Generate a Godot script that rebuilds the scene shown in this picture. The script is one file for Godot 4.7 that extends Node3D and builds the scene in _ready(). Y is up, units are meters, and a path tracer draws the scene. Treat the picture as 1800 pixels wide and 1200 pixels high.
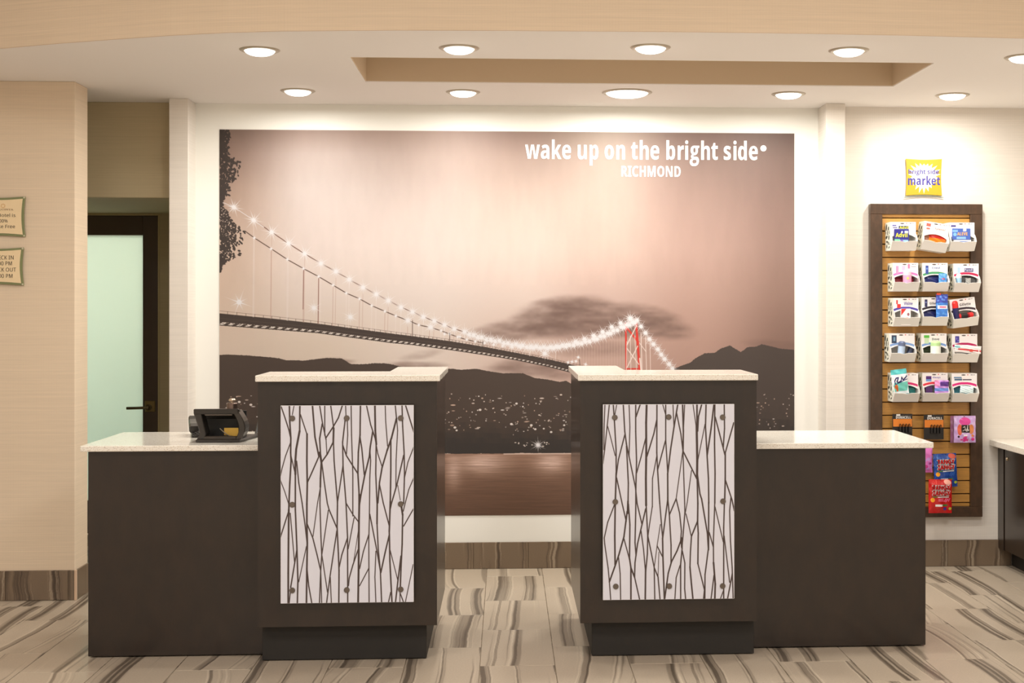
extends Node3D
# Hotel reception: two panelled pedestals with desks, a bridge mural behind them, a rack of sundries on the right.
# Axes: x right, y up, the mural wall lies across z; units are metres.

const EYE := 1.45
const LOW := 2.575          # underside of the dropped ceiling
const BACK := -7.52         # mural wall
const RIGHT_Z := -7.45      # wall with the display rack
const PIER_Z := -6.83

var rng := RandomNumberGenerator.new()
var M := {}
var regular: SystemFont
var bold: SystemFont
var serif: SystemFont

# ---------------------------------------------------------------- nodes
func tag(o: Node, label: String, category := "", group := "", kind := "") -> Node:
	o.set_meta("label", label)
	if category: o.set_meta("category", category)
	if group: o.set_meta("group", group)
	if kind: o.set_meta("kind", kind)
	return o

func obj(called: String, mesh: Mesh, mat: Material, parent: Node = null, at := Vector3.ZERO) -> MeshInstance3D:
	var o := MeshInstance3D.new()
	o.name = numbered(called, parent if parent else self)
	o.mesh = mesh
	o.material_override = mat
	o.position = at
	(parent if parent else self).add_child(o, true)
	return o

func numbered(called: String, parent: Node) -> String:
	if not parent.has_node(called): return called
	var k := 1
	while parent.has_node("%s_%03d" % [called, k]): k += 1
	return "%s_%03d" % [called, k]

func thing(called: String, label: String, category: String, at := Vector3.ZERO, group := "") -> Node3D:
	var o := Node3D.new()
	o.name = numbered(called, self)
	o.position = at
	add_child(o, true)
	tag(o, label, category, group)
	return o

func struct(called: String, mesh: Mesh, mat: Material, label: String) -> MeshInstance3D:
	var o := obj(called, mesh, mat)
	tag(o, label, called.get_slice("_", 0), "", "structure")
	return o

# ---------------------------------------------------------------- shapes
func begin() -> SurfaceTool:
	var st := SurfaceTool.new()
	st.begin(Mesh.PRIMITIVE_TRIANGLES)
	return st

func tri(st: SurfaceTool, a: Vector3, b: Vector3, c: Vector3, n: Vector3, ua := Vector2.ZERO, ub := Vector2.ZERO, uc := Vector2.ZERO) -> void:
	var p := [a, b, c]
	var u := [ua, ub, uc]
	if (b - a).cross(c - a).dot(n) > 0.0:
		p = [a, c, b]
		u = [ua, uc, ub]
	for i in 3:
		st.set_normal(n)
		st.set_uv(u[i])
		st.add_vertex(p[i])

func quad(st: SurfaceTool, a: Vector3, b: Vector3, c: Vector3, d: Vector3, n: Vector3, uv := Rect2(0, 0, 1, 1)) -> void:
	# a b c d go round: top left, top right, bottom right, bottom left of the picture
	var e := uv.end
	tri(st, a, b, c, n, uv.position, Vector2(e.x, uv.position.y), e)
	tri(st, a, c, d, n, uv.position, e, Vector2(uv.position.x, e.y))

func add_box(st: SurfaceTool, lo: Vector3, hi: Vector3, ch := 0.0) -> void:
	var mid := (lo + hi) / 2.0
	var size := hi - lo
	var k: float = minf(ch, minf(size.x, minf(size.y, size.z)) * 0.45)
	var uv := func(p: Vector3, ax: int) -> Vector2:
		var q := (p - lo) / size
		if ax == 0: return Vector2(q.z, 1.0 - q.y)
		if ax == 1: return Vector2(q.x, q.z)
		return Vector2(q.x, 1.0 - q.y)
	var v := func(sx: int, sy: int, sz: int, full: int) -> Vector3:
		var s := [sx, sy, sz]
		var p := Vector3.ZERO
		for i in 3:
			p[i] = mid[i] + s[i] * (size[i] / 2.0 - (0.0 if i == full else k))
		return p
	for ax in 3:
		var b := (ax + 1) % 3
		var c := (ax + 2) % 3
		for s in [-1, 1]:
			var q: Array[Vector3] = []
			for e in [[-1, -1], [1, -1], [1, 1], [-1, 1]]:
				var t := [0, 0, 0]
				t[ax] = s
				t[b] = e[0]
				t[c] = e[1]
				q.append(v.call(t[0], t[1], t[2], ax))
			var n := Vector3.ZERO
			n[ax] = s
			tri(st, q[0], q[1], q[2], n, uv.call(q[0], ax), uv.call(q[1], ax), uv.call(q[2], ax))
			tri(st, q[0], q[2], q[3], n, uv.call(q[0], ax), uv.call(q[2], ax), uv.call(q[3], ax))
	if k <= 0.0: return
	for ax in 3:                        # the edges that run along ax
		var b := (ax + 1) % 3
		var c := (ax + 2) % 3
		for e in [[-1, -1], [1, -1], [1, 1], [-1, 1]]:
			var q: Array[Vector3] = []
			for w in [[-1, b], [1, b], [1, c], [-1, c]]:
				var t := [0, 0, 0]
				t[ax] = w[0]
				t[b] = e[0]
				t[c] = e[1]
				q.append(v.call(t[0], t[1], t[2], w[1]))
			var n := Vector3.ZERO
			n[b] = e[0]
			n[c] = e[1]
			n = n.normalized()
			tri(st, q[0], q[1], q[2], n, uv.call(q[0], b), uv.call(q[1], b), uv.call(q[2], b))
			tri(st, q[0], q[2], q[3], n, uv.call(q[0], b), uv.call(q[2], b), uv.call(q[3], b))
	for sx in [-1, 1]:
		for sy in [-1, 1]:
			for sz in [-1, 1]:
				tri(st, v.call(sx, sy, sz, 0), v.call(sx, sy, sz, 1), v.call(sx, sy, sz, 2), Vector3(sx, sy, sz).normalized())

func box(lo: Vector3, hi: Vector3, ch := 0.0) -> ArrayMesh:
	var st := begin()
	add_box(st, lo, hi, ch)
	return st.commit()

func lift(p: Vector2, h: float, axis: int) -> Vector3:
	if axis == 0: return Vector3(h, p.y, p.x)        # p is (z, y)
	if axis == 1: return Vector3(p.x, h, p.y)        # p is (x, z)
	return Vector3(p.x, p.y, h)                      # p is (x, y)

func add_prism(st: SurfaceTool, given: PackedVector2Array, h0: float, h1: float, axis: int, ch := 0.0) -> void:
	var poly := given.duplicate()
	if Geometry2D.is_polygon_clockwise(poly): poly.reverse()   # Godot's 2D clockwise has y down
	var n := poly.size()
	var area := 0.0
	for i in n: area += poly[i].cross(poly[(i + 1) % n])
	var out := 1.0 if area > 0.0 else -1.0
	var inner := PackedVector2Array()
	for i in n:
		var e0 := (poly[i] - poly[(i + n - 1) % n]).normalized()
		var e1 := (poly[(i + 1) % n] - poly[i]).normalized()
		var n0 := Vector2(e0.y, -e0.x) * out
		var n1 := Vector2(e1.y, -e1.x) * out
		var m := (n0 + n1).normalized()
		inner.append(poly[i] - m * ch / maxf(0.3, m.dot(n0)))
	var up := lift(Vector2.ZERO, 1.0, axis)
	var faces := Geometry2D.triangulate_polygon(inner)
	for f in range(0, faces.size(), 3):
		for s in [[h1, up], [h0, -up]]:
			var t: Array[Vector3] = []
			for j in 3: t.append(lift(inner[faces[f + j]], s[0], axis))
			tri(st, t[0], t[1], t[2], s[1], inner[faces[f]], inner[faces[f + 1]], inner[faces[f + 2]])
	for i in n:
		var j := (i + 1) % n
		var e := (poly[j] - poly[i]).normalized()
		var side := lift(Vector2(e.y, -e.x) * out, 0.0, axis)
		quad(st, lift(poly[i], h1 - ch, axis), lift(poly[j], h1 - ch, axis), lift(poly[j], h0 + ch, axis), lift(poly[i], h0 + ch, axis), side)
		if ch > 0.0:
			quad(st, lift(poly[i], h1 - ch, axis), lift(poly[j], h1 - ch, axis), lift(inner[j], h1, axis), lift(inner[i], h1, axis), (side + up).normalized())
			quad(st, lift(poly[i], h0 + ch, axis), lift(poly[j], h0 + ch, axis), lift(inner[j], h0, axis), lift(inner[i], h0, axis), (side - up).normalized())

func prism(poly: Array, h0: float, h1: float, axis: int, ch := 0.0) -> ArrayMesh:
	var st := begin()
	add_prism(st, PackedVector2Array(poly), h0, h1, axis, ch)
	return st.commit()

func add_lathe(st: SurfaceTool, prof: Array, xf := Transform3D.IDENTITY, seg := 28) -> void:
	# prof: Vector2(radius, y) from bottom to top of the outline
	for i in prof.size() - 1:
		var a: Vector2 = prof[i]
		var b: Vector2 = prof[i + 1]
		var d := (b - a).normalized()
		for k in seg:
			var t0 := TAU * k / seg
			var t1 := TAU * (k + 1) / seg
			var ring := func(p: Vector2, t: float) -> Vector3: return xf * Vector3(p.x * cos(t), p.y, p.x * sin(t))
			var nor := func(t: float) -> Vector3: return (xf.basis * Vector3(d.y * cos(t), -d.x, d.y * sin(t))).normalized()
			var P := [ring.call(a, t0), ring.call(a, t1), ring.call(b, t1), ring.call(b, t0)]
			var N := [nor.call(t0), nor.call(t1), nor.call(t1), nor.call(t0)]
			for f in [[0, 1, 2], [0, 2, 3]]:
				var w: Array = f
				if (P[f[1]] - P[f[0]]).cross(P[f[2]] - P[f[0]]).dot(N[f[0]] + N[f[2]]) > 0.0: w = [f[0], f[2], f[1]]
				for j in w:
					st.set_normal(N[j])
					st.set_uv(Vector2(float(k) / seg, float(i) / prof.size()))
					st.add_vertex(P[j])

func lathe(prof: Array, xf := Transform3D.IDENTITY, seg := 28) -> ArrayMesh:
	var st := begin()
	add_lathe(st, prof, xf, seg)
	return st.commit()

func add_tube(st: SurfaceTool, pts: Array, r: float, seg := 10) -> void:
	var rings := []
	for i in pts.size():
		var d: Vector3 = ((pts[mini(i + 1, pts.size() - 1)] as Vector3) - (pts[maxi(i - 1, 0)] as Vector3)).normalized()
		var s := d.cross(Vector3.UP if absf(d.y) < 0.9 else Vector3.RIGHT).normalized()
		var u := s.cross(d)
		var ring := []
		for k in seg:
			var t := TAU * k / seg
			ring.append([(pts[i] as Vector3) + (s * cos(t) + u * sin(t)) * r, s * cos(t) + u * sin(t)])
		rings.append(ring)
	for i in pts.size() - 1:
		for k in seg:
			var q := [rings[i][k], rings[i][(k + 1) % seg], rings[i + 1][(k + 1) % seg], rings[i + 1][k]]
			for f in [[0, 1, 2], [0, 2, 3]]:
				var w: Array = f
				if (q[f[1]][0] - q[f[0]][0]).cross(q[f[2]][0] - q[f[0]][0]).dot(q[f[0]][1]) > 0.0: w = [f[0], f[2], f[1]]
				for j in w:
					st.set_normal(q[j][1])
					st.set_uv(Vector2.ZERO)
					st.add_vertex(q[j][0])
	for e in [0, pts.size() - 1]:
		var o: int = 1 if e == 0 else e - 1
		var n := ((pts[e] as Vector3) - (pts[o] as Vector3)).normalized()
		for k in seg: tri(st, pts[e], rings[e][k][0], rings[e][(k + 1) % seg][0], n)

func tube(pts: Array, r: float, seg := 10) -> ArrayMesh:
	var st := begin()
	add_tube(st, pts, r, seg)
	return st.commit()

func pillow(w: float, h: float, t: float, phase := 0.0) -> ArrayMesh:
	# a filled film bag: flat crimps at head and foot, swollen between
	var st := begin()
	var nx := 14
	var ny := 18
	var P := func(i: int, j: int, s: float) -> Vector3:
		var u := float(i) / nx * 2.0 - 1.0
		var v := float(j) / ny * 2.0 - 1.0
		var bulge := pow(maxf(0.0, 1.0 - u * u), 0.55) * pow(maxf(0.0, 1.0 - pow(absf(v) / 0.9, 4.0)), 0.7)
		var wob := 0.003 * sin(7.0 * u + phase + 3.0 * v) * bulge + 0.002 * sin(11.0 * v + 5.0 * u + phase)
		return Vector3(u * w / 2.0 * (1.0 - 0.035 * bulge), v * h / 2.0, s * (t / 2.0 * bulge + 0.0006) + wob)
	for s in [1.0, -1.0]:
		for i in nx:
			for j in ny:
				var q := [P.call(i, j, s), P.call(i + 1, j, s), P.call(i + 1, j + 1, s), P.call(i, j + 1, s)]
				var uv := [Vector2(float(i) / nx, 1.0 - float(j) / ny), Vector2(float(i + 1) / nx, 1.0 - float(j) / ny), Vector2(float(i + 1) / nx, 1.0 - float(j + 1) / ny), Vector2(float(i) / nx, 1.0 - float(j + 1) / ny)]
				for f in ([[0, 2, 1], [0, 3, 2]] if s > 0.0 else [[0, 1, 2], [0, 2, 3]]):
					for k in f:
						st.set_smooth_group(0)
						st.set_uv(uv[k])
						st.add_vertex(q[k])
	st.index()
	st.generate_normals()
	return st.commit()

func word(called: String, s: String, font: Font, mat: Material, parent: Node, at: Vector3, w: float, h: float, deep := 0.0006, turn := 0.0) -> MeshInstance3D:
	# lettering centred on «at», scaled to a box w by h; h 0 keeps the letters' own proportions
	var tm := TextMesh.new()
	tm.text = s
	tm.font = font
	tm.font_size = 48
	tm.pixel_size = 0.01
	tm.depth = 0.02
	tm.curve_step = 2.0
	var bb := tm.get_aabb()
	var sx := w / bb.size.x
	var k := Vector3(sx, h / bb.size.y if h > 0.0 else sx, deep / 0.02)
	var o := obj(called, tm, mat, parent)
	var b := Basis(Vector3.BACK, turn)
	o.transform = Transform3D(b.scaled_local(k), at - b * (bb.get_center() * k))
	return o

# ---------------------------------------------------------------- pictures and materials
func rgb(r: float, g: float, b: float, a := 1.0) -> Color:
	return Color(r / 255.0, g / 255.0, b / 255.0, a)

func mat(c: Color, rough := 0.6, metal := 0.0) -> StandardMaterial3D:
	var m := StandardMaterial3D.new()
	m.albedo_color = c
	m.roughness = rough
	m.metallic = metal
	return m

func pic(im: Image, rough := 0.5) -> StandardMaterial3D:
	var m := mat(Color.WHITE, rough)
	m.albedo_texture = ImageTexture.create_from_image(im)
	return m

func tri_mat(im: Image, period: float, rough: float, tint := Color.WHITE) -> StandardMaterial3D:
	var m := pic(im, rough)
	m.albedo_color = tint
	m.uv1_triplanar = true
	m.uv1_world_triplanar = true
	m.uv1_triplanar_sharpness = 8.0
	m.uv1_scale = Vector3.ONE / period
	return m

func dab(im: Image, x: int, y: int, c: Color, a: float) -> void:
	if a > 0.003 and x >= 0 and y >= 0 and x < im.get_width() and y < im.get_height():
		im.set_pixel(x, y, im.get_pixel(x, y).lerp(c, minf(a, 1.0)))

func blot(im: Image, x: float, y: float, rx: float, ry: float, c: Color, a := 1.0, turn := 0.0) -> void:
	var R := maxf(rx, ry) + 1.0
	var ct := cos(turn)
	var sn := sin(turn)
	for j in range(floori(y - R), ceili(y + R) + 1):
		for i in range(floori(x - R), ceili(x + R) + 1):
			var dx := i + 0.5 - x
			var dy := j + 0.5 - y
			var d := Vector2((dx * ct + dy * sn) / rx, (dy * ct - dx * sn) / ry).length()
			dab(im, i, j, c, clampf((1.0 - d) * minf(rx, ry) + 0.5, 0.0, 1.0) * a)

func stroke(im: Image, a: Vector2, b: Vector2, w: float, c: Color, alpha := 1.0) -> void:
	var steps := maxi(1, ceili(a.distance_to(b) / 20.0))
	var full := b - a
	for s in steps:
		var p := a + full * (float(s) / steps)
		var q := a + full * (float(s + 1) / steps)
		var d := q - p
		var len2 := maxf(d.length_squared(), 1e-6)
		var h := w / 2.0
		for j in range(floori(minf(p.y, q.y) - h - 1), ceili(maxf(p.y, q.y) + h + 1)):
			for i in range(floori(minf(p.x, q.x) - h - 1), ceili(maxf(p.x, q.x) + h + 1)):
				var o := Vector2(i + 0.5, j + 0.5) - p
				var t := o.dot(d) / len2
				if t < 0.0 and s > 0 or t >= 1.0 and s < steps - 1: continue
				dab(im, i, j, c, clampf(h + 0.5 - (o - d * clampf(t, 0.0, 1.0)).length(), 0.0, minf(1.0, w)) * alpha)

func path(im: Image, pts: Array, k: float, off: Vector2, w: float, c: Color, alpha := 1.0) -> void:
	for i in range(0, pts.size() - 3, 2):
		stroke(im, (Vector2(pts[i], pts[i + 1]) - off) * k, (Vector2(pts[i + 2], pts[i + 3]) - off) * k, w, c, alpha)

func blank(w: int, h: int, c: Color) -> Image:
	var im := Image.create(w, h, false, Image.FORMAT_RGBA8)
	im.fill(c)
	return im

func grass_cloth(base: Color, streak: float, cross: float) -> Image:
	# woven wall covering: long level threads, faint uprights
	var im := blank(512, 512, base)
	var a := FastNoiseLite.new()
	a.seed = 5
	a.frequency = 0.02
	for y in 512:
		var row := rng.randf_range(-1.0, 1.0) * streak
		for x in 512:
			var t := a.get_noise_3d(512.0 / TAU * cos(TAU * x / 512.0) * 0.25, 512.0 / TAU * sin(TAU * x / 512.0) * 0.25, y * 22.0)
			var v := 1.0 + row * 0.6 + t * streak * 1.6 + (cross if x % 7 == 0 else 0.0)
			im.set_pixel(x, y, Color(base.r * v, base.g * v, base.b * v))
	return im

func quartz() -> Image:
	var im := blank(512, 512, rgb(238, 232, 220))
	for i in 5200:
		var c: Color = [rgb(196, 172, 140), rgb(170, 142, 108), rgb(243, 238, 228), rgb(120, 98, 74), rgb(208, 192, 168)][rng.randi() % 5]
		blot(im, rng.randf() * 512, rng.randf() * 512, rng.randf_range(0.7, 2.2), rng.randf_range(0.7, 1.8), c, rng.randf_range(0.4, 0.95))
	return im

func espresso() -> Image:
	var im := blank(512, 512, rgb(58, 44, 34))
	var a := FastNoiseLite.new()
	a.seed = 11
	a.frequency = 0.012
	for y in 512:
		for x in 512:
			var fx := 1.0 - absf(x / 256.0 - 1.0)
			var fy := 1.0 - absf(y / 256.0 - 1.0)
			var v := 1.0 + 0.22 * a.get_noise_2d(fx * 500.0, fy * 260.0) + 0.07 * a.get_noise_2d(fx * 9000.0, fy * 420.0 + 900.0)
			im.set_pixel(x, y, Color(0.225 * v, 0.172 * v, 0.132 * v))
	return im

func stone_tile(n: int, light: Color, dark: Color, much: float, curve := 1.0) -> Image:
	# limestone-look porcelain: bundles of bent veins that run along the tile
	var w := 112
	var h := 224
	var im := blank(w, h, light)
	var a := FastNoiseLite.new()
	a.seed = 40 + n * 7
	a.frequency = 0.01
	a.fractal_octaves = 2
	var bend := rng.randf_range(-0.22, 0.22) * curve
	var sway := rng.randf_range(0.01, 0.07) * curve
	var ph := rng.randf() * TAU
	var org := rng.randf() * 900.0
	for y in h:
		var v := float(y) / h
		var shift := bend * (v - 0.5) * 1.1 + bend * 1.6 * (v - 0.5) * (v - 0.5) * signf(sin(ph)) + sway * sin(v * 2.6 + ph)
		for x in w:
			var u := float(x) / w
			var s := u + shift + 0.018 * a.get_noise_2d(x * 0.9, y * 0.8)
			var broad := a.get_noise_2d(org + s * 260.0, v * 6.0)
			var fine := a.get_noise_2d(org + s * 1500.0, v * 9.0 + 300.0)
			var t := smoothstep(0.10, 0.42, broad * 1.15) * 0.42
			t += smoothstep(0.12, 0.36, fine) * 0.5 * smoothstep(-0.08, 0.12, broad + 0.1 * v - 0.05)
			var c := light.lerp(dark, clampf(t * much, 0.0, 0.9))
			c = c.lerp(rgb(236, 222, 198), smoothstep(0.30, 0.42, -fine) * 0.3 * smoothstep(-0.1, 0.1, broad))
			var g := 1.0 + 0.05 * a.get_noise_2d(x * 31.0, y * 31.0)
			im.set_pixel(x, y, Color(c.r * g, c.g * g, c.b * g))
	return im

func star_sprite(r: int, rays: int, turn: float) -> Image:
	var im := blank(r * 2 + 1, r * 2 + 1, Color(1, 0.97, 0.92, 0.0))
	for k in rays:
		var t := turn + TAU * k / rays
		var long := r * (1.0 if k % 2 == 0 else 0.62)
		for s in range(0, int(long * 3.0)):
			var d := s / 3.0
			var p := Vector2(r + 0.5, r + 0.5) + Vector2(cos(t), sin(t)) * d
			var fall := pow(1.0 - d / long, 0.85)
			for o in [Vector2.ZERO, Vector2(1.4, 0), Vector2(0, 1.4), Vector2(1.0, 1.0)]:
				var i := Vector2i((p + o * fall).floor())
				if i.x >= 0 and i.y >= 0 and i.x <= 2 * r and i.y <= 2 * r:
					var c := im.get_pixelv(i)
					im.set_pixelv(i, Color(1, 0.98, 0.94, maxf(c.a, fall)))
	var core := r * 0.15
	for y in 2 * r + 1:
		for x in 2 * r + 1:
			var d := Vector2(x - r, y - r).length()
			var c := im.get_pixel(x, y)
			im.set_pixel(x, y, Color(1, 0.985, 0.955, clampf(maxf(c.a, (core + 0.8 - d)) + 0.35 * exp(-d * d / (core * core * 5.0)), 0.0, 1.0)))
	return im

# ---------------------------------------------------------------- the mural's print
const MW := 2020
const MH := 1356
var mural: Image

func mp(x: float, y: float) -> Vector2:      # photo-frame point to print pixel
	var u := (x - 386.0) / 1010.0
	var top := 227.4 + 7.3 * u
	var foot := 909.0 - 8.3 * u
	return Vector2(u * MW, (y - top) / (foot - top) * MH)

func sky_color(x: float, y: float) -> Color:
	var xs := [386.0, 540.0, 740.0, 900.0, 1050.0, 1220.0, 1397.0]
	var ys := [227.0, 270.0, 330.0, 430.0, 520.0, 600.0, 700.0]
	var g := [
		[rgb(172, 140, 120), rgb(214, 180, 158), rgb(238, 206, 184), rgb(206, 172, 152), rgb(204, 178, 152), rgb(180, 148, 132), rgb(142, 112, 98)],
		[rgb(196, 160, 138), rgb(240, 216, 198), rgb(244, 216, 196), rgb(226, 194, 172), rgb(216, 188, 164), rgb(188, 156, 138), rgb(158, 126, 110)],
		[rgb(216, 182, 156), rgb(247, 228, 212), rgb(245, 222, 204), rgb(236, 208, 186), rgb(222, 192, 170), rgb(194, 160, 141), rgb(166, 133, 117)],
		[rgb(226, 198, 172), rgb(245, 227, 211), rgb(243, 225, 208), rgb(240, 216, 196), rgb(224, 194, 173), rgb(200, 165, 146), rgb(170, 137, 120)],
		[rgb(230, 204, 178), rgb(239, 222, 204), rgb(239, 222, 205), rgb(233, 211, 192), rgb(214, 183, 164), rgb(198, 161, 141), rgb(164, 130, 112)],
		[rgb(232, 210, 185), rgb(236, 216, 191), rgb(239, 221, 201), rgb(226, 199, 179), rgb(206, 171, 151), rgb(194, 155, 134), rgb(148, 114, 97)],
		[rgb(232, 212, 186), rgb(235, 215, 190), rgb(238, 219, 198), rgb(228, 200, 178), rgb(208, 172, 151), rgb(190, 150, 130), rgb(140, 106, 90)]]
	var i := 0
	while i < 5 and x > xs[i + 1]: i += 1
	var j := 0
	while j < 5 and y > ys[j + 1]: j += 1
	var fx: float = smoothstep(0.0, 1.0, (x - xs[i]) / (xs[i + 1] - xs[i]))
	var fy: float = clampf((y - ys[j]) / (ys[j + 1] - ys[j]), 0.0, 1.0)
	var a: Color = g[j][i]
	var b: Color = g[j + 1][i]
	var c := a.lerp(g[j][i + 1], fx).lerp(b.lerp(g[j + 1][i + 1], fx), fy)
	var deep := lerpf(0.80, 1.0, smoothstep(227.0, 480.0, y))   # print darkened towards the top to offset the downlights' bright band
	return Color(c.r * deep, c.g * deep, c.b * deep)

func edge_y(e: Array, x: float) -> float:
	for i in range(0, e.size() - 3, 2):
		if x <= e[i + 2]:
			return lerpf(e[i + 1], e[i + 3], clampf((x - e[i]) / (e[i + 2] - e[i]), 0.0, 1.0))
	return e[e.size() - 1]

func paint_mural() -> Image:
	var n := FastNoiseLite.new()
	n.seed = 3
	n.frequency = 0.02
	# sky and clouds, small, then enlarged
	var sw := 253
	var sh := 170
	var sky := blank(sw, sh, Color.WHITE)
	# x, y, half width, half height, tilt, strength
	var clouds := [[985, 548, 78, 26, -0.12, 0.85], [945, 570, 90, 20, -0.1, 0.6], [1040, 552, 60, 22, 0.1, 0.6], [1010, 578, 95, 16, 0.0, 0.7], [905, 585, 70, 12, -0.15, 0.45], [1125, 550, 62, 16, 0.16, 0.75],
		[1150, 574, 60, 18, 0.12, 0.8], [1090, 570, 60, 20, 0.0, 0.55], [1000, 532, 60, 12, 0.0, 0.5], [868, 576, 50, 10, -0.15, 0.35], [1040, 612, 90, 13, 0.0, 0.4], [960, 650, 90, 14, 0.1, 0.55], [905, 648, 60, 10, 0.0, 0.4], [725, 640, 50, 6, 0.0, 0.7], [690, 647, 70, 7, 0.0, 0.5],
		[580, 633, 35, 5, 0.0, 0.8], [735, 622, 35, 7, -0.2, 0.3], [1370, 606, 60, 8, 0.1, 0.4], [900, 635, 40, 8, -0.2, 0.35]]
	var cloud_dark := rgb(120, 92, 78)
	for y in sh:
		for x in sw:
			var px := 386.0 + 1010.0 * (x + 0.5) / sw
			var py := 227.0 + 678.0 * (y + 0.5) / sh
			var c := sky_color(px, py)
			if py > 500.0 and py < 680.0:
				for k in clouds:
					var dx: float = px - k[0]
					var dy: float = py - k[1]
					var ex: float = (dx * cos(k[4]) + dy * sin(k[4])) / k[2]
					var ey: float = (dy * cos(k[4]) - dx * sin(k[4])) / k[3]
					var q: float = ex * ex + ey * ey
					if q < 1.9:
						var wisp := 1.0 + 0.7 * n.get_noise_2d(px * 0.8, py * 3.0)
						c = c.lerp(cloud_dark, clampf((1.0 - smoothstep(0.0, 1.9, q)) * k[5] * 0.72 * wisp, 0.0, 0.85))
			elif py < 500.0:
				var v := 1.0 + 0.02 * n.get_noise_2d(px * 2.0, py * 0.5)
				c = Color(c.r * v, c.g * v, c.b * v)
			sky.set_pixel(x, y, c)
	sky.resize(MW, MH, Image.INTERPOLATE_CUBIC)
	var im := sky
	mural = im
	# water below the shore, small then enlarged
	var shore := mp(890, 797).y
	var wh := MH - int(shore)
	var ww := 404
	var sea := blank(ww, wh / 2, Color.WHITE)
	for y in wh / 2:
		var t := float(y) / (wh / 2)
		for x in ww:
			var px := 386.0 + 1010.0 * x / ww
			var c := rgb(166, 126, 99).lerp(rgb(112, 80, 58), pow(t, 0.6))
			var rip := n.get_noise_2d(px * 0.7, t * 1500.0) * 0.5 + n.get_noise_2d(px * 0.25, t * 5200.0) * 0.5
			for k in [[842, 0.14, 50, 0.2, 0.95], [962, 0.14, 34, 0.2, 1.0], [790, 0.26, 16, 0.3, 0.75], [600, 0.2, 90, 0.25, 0.6], [1180, 0.15, 120, 0.25, 0.7]]:
				var q: float = pow((px - k[0]) / k[2], 2) + pow((t - k[1]) / k[3], 2)
				c = c.lerp(rgb(244, 208, 184), clampf(exp(-q * 1.4) * k[4] * (0.85 + rip * 0.5), 0, 1))
			var v := 1.0 + rip * 0.16
			sea.set_pixel(x, y, Color(c.r * v, c.g * v, c.b * v))
	sea.resize(MW, wh, Image.INTERPOLATE_CUBIC)
	im.blit_rect(sea, Rect2i(0, 0, MW, wh), Vector2i(0, int(shore)))
	# the hills, filled column by column
	var ridge := [386, 624, 400, 623, 440, 625, 475, 628, 490, 630, 500, 633, 515, 633, 530, 634, 545, 632, 570, 629, 597, 630, 613, 640, 636, 640, 656, 638, 678, 639, 694, 643, 708, 646, 760, 648, 790, 648, 803, 650, 831, 648, 850, 652, 877, 656, 913, 656, 933, 664, 957, 667, 978, 671, 989, 669, 1003, 677, 1050, 690, 1130, 690, 1166, 655, 1180, 648, 1210, 637, 1218, 630, 1235, 621, 1253, 620, 1263, 613, 1280, 607, 1288, 612, 1300, 619, 1312, 610, 1328, 609, 1337, 605, 1355, 609, 1372, 613, 1397, 615]
	var hill_left := rgb(76, 59, 46)
	var hill_right := rgb(78, 64, 54)
	var low := rgb(54, 45, 38)
	for x in MW:
		var px := 386.0 + 1010.0 * x / MW
		var y0 := mp(px, edge_y(ridge, px) + 0.8 * n.get_noise_1d(px * 14.0)).y
		var y1 := int(shore) + int(4.0 * n.get_noise_1d(px * 2.0))
		var c := hill_left.lerp(hill_right, smoothstep(900, 1200, px))
		var bands := 16
		for b in bands:
			var s0 := lerpf(y0, y1, float(b) / bands)
			var s1 := lerpf(y0, y1, float(b + 1) / bands)
			var cc := c.lerp(low, smoothstep(0.55, 0.9, float(b) / bands + 0.12 * n.get_noise_2d(px * 2.0, b * 30.0)))
			im.fill_rect(Rect2i(x, int(s0), 1, int(s1) - int(s0)), cc)
	stroke(im, mp(386, 800), mp(880, 797.5), 3.0, rgb(168, 128, 102), 0.8)
	stroke(im, mp(880, 797.5), mp(1397, 794.5), 4.5, rgb(238, 208, 184), 0.9)
	# lights of the town
	for i in 1150:
		var px := rng.randf_range(386, 1396)
		var row := rng.randf()
		var py := 692.0 + 66.0 * row + (rng.randf_range(12, 24) if rng.randf() < 0.05 else 0.0)
		if n.get_noise_2d(px * 3.0, py * 6.0) < -0.02 and rng.randf() < 0.9: continue
		var s := rng.randf()
		var wide := 1.0 if s < 0.75 else rng.randf_range(1.6, 3.4)
		var c: Color = [rgb(255, 246, 234), rgb(255, 236, 216), rgb(226, 194, 166)][rng.randi() % 3]
		var p := mp(px, py)
		blot(im, p.x, p.y, rng.randf_range(1.4, 2.9) * wide, rng.randf_range(1.3, 2.6) * (1.25 if s > 0.95 else 1.0), c, rng.randf_range(0.45, 1.0))
	for q in [[838, 720, 5.0], [893, 745, 5.0], [928, 747, 5.0], [986, 747, 4.0], [963, 759, 4.5], [1001, 753, 5.0], [935, 754, 4.5], [950, 753, 3.5], [902, 709, 4.5], [794, 751, 5.0], [797, 756, 4.0], [420, 706, 5.0], [440, 711, 5.0], [400, 709, 4.0], [409, 702, 3.5]]:
		var p := mp(q[0], q[1])
		blot(im, p.x, p.y, q[2], q[2] * 0.8, rgb(255, 244, 228), 0.95)
	for i in 14:
		var p := mp(rng.randf_range(900, 960), rng.randf_range(776, 784))
		blot(im, p.x, p.y, rng.randf_range(1.5, 4.0), rng.randf_range(1.2, 2.5), rgb(255, 240, 220), 0.9)
	# the deck: solid girder, then a strip of truss with light between its members
	var deck := [386, 551, 480, 560.5, 555, 569, 680, 586, 720, 591, 787, 600, 847, 610, 900, 620, 960, 632, 1003, 642, 1050, 652, 1110, 664]
	var under := [386, 571.5, 480, 579, 555, 585, 680, 602, 720, 606, 787, 615, 847, 624, 900, 632.5, 960, 645, 1003, 656, 1050, 664, 1110, 672]
	var iron := rgb(66, 50, 40)
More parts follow.
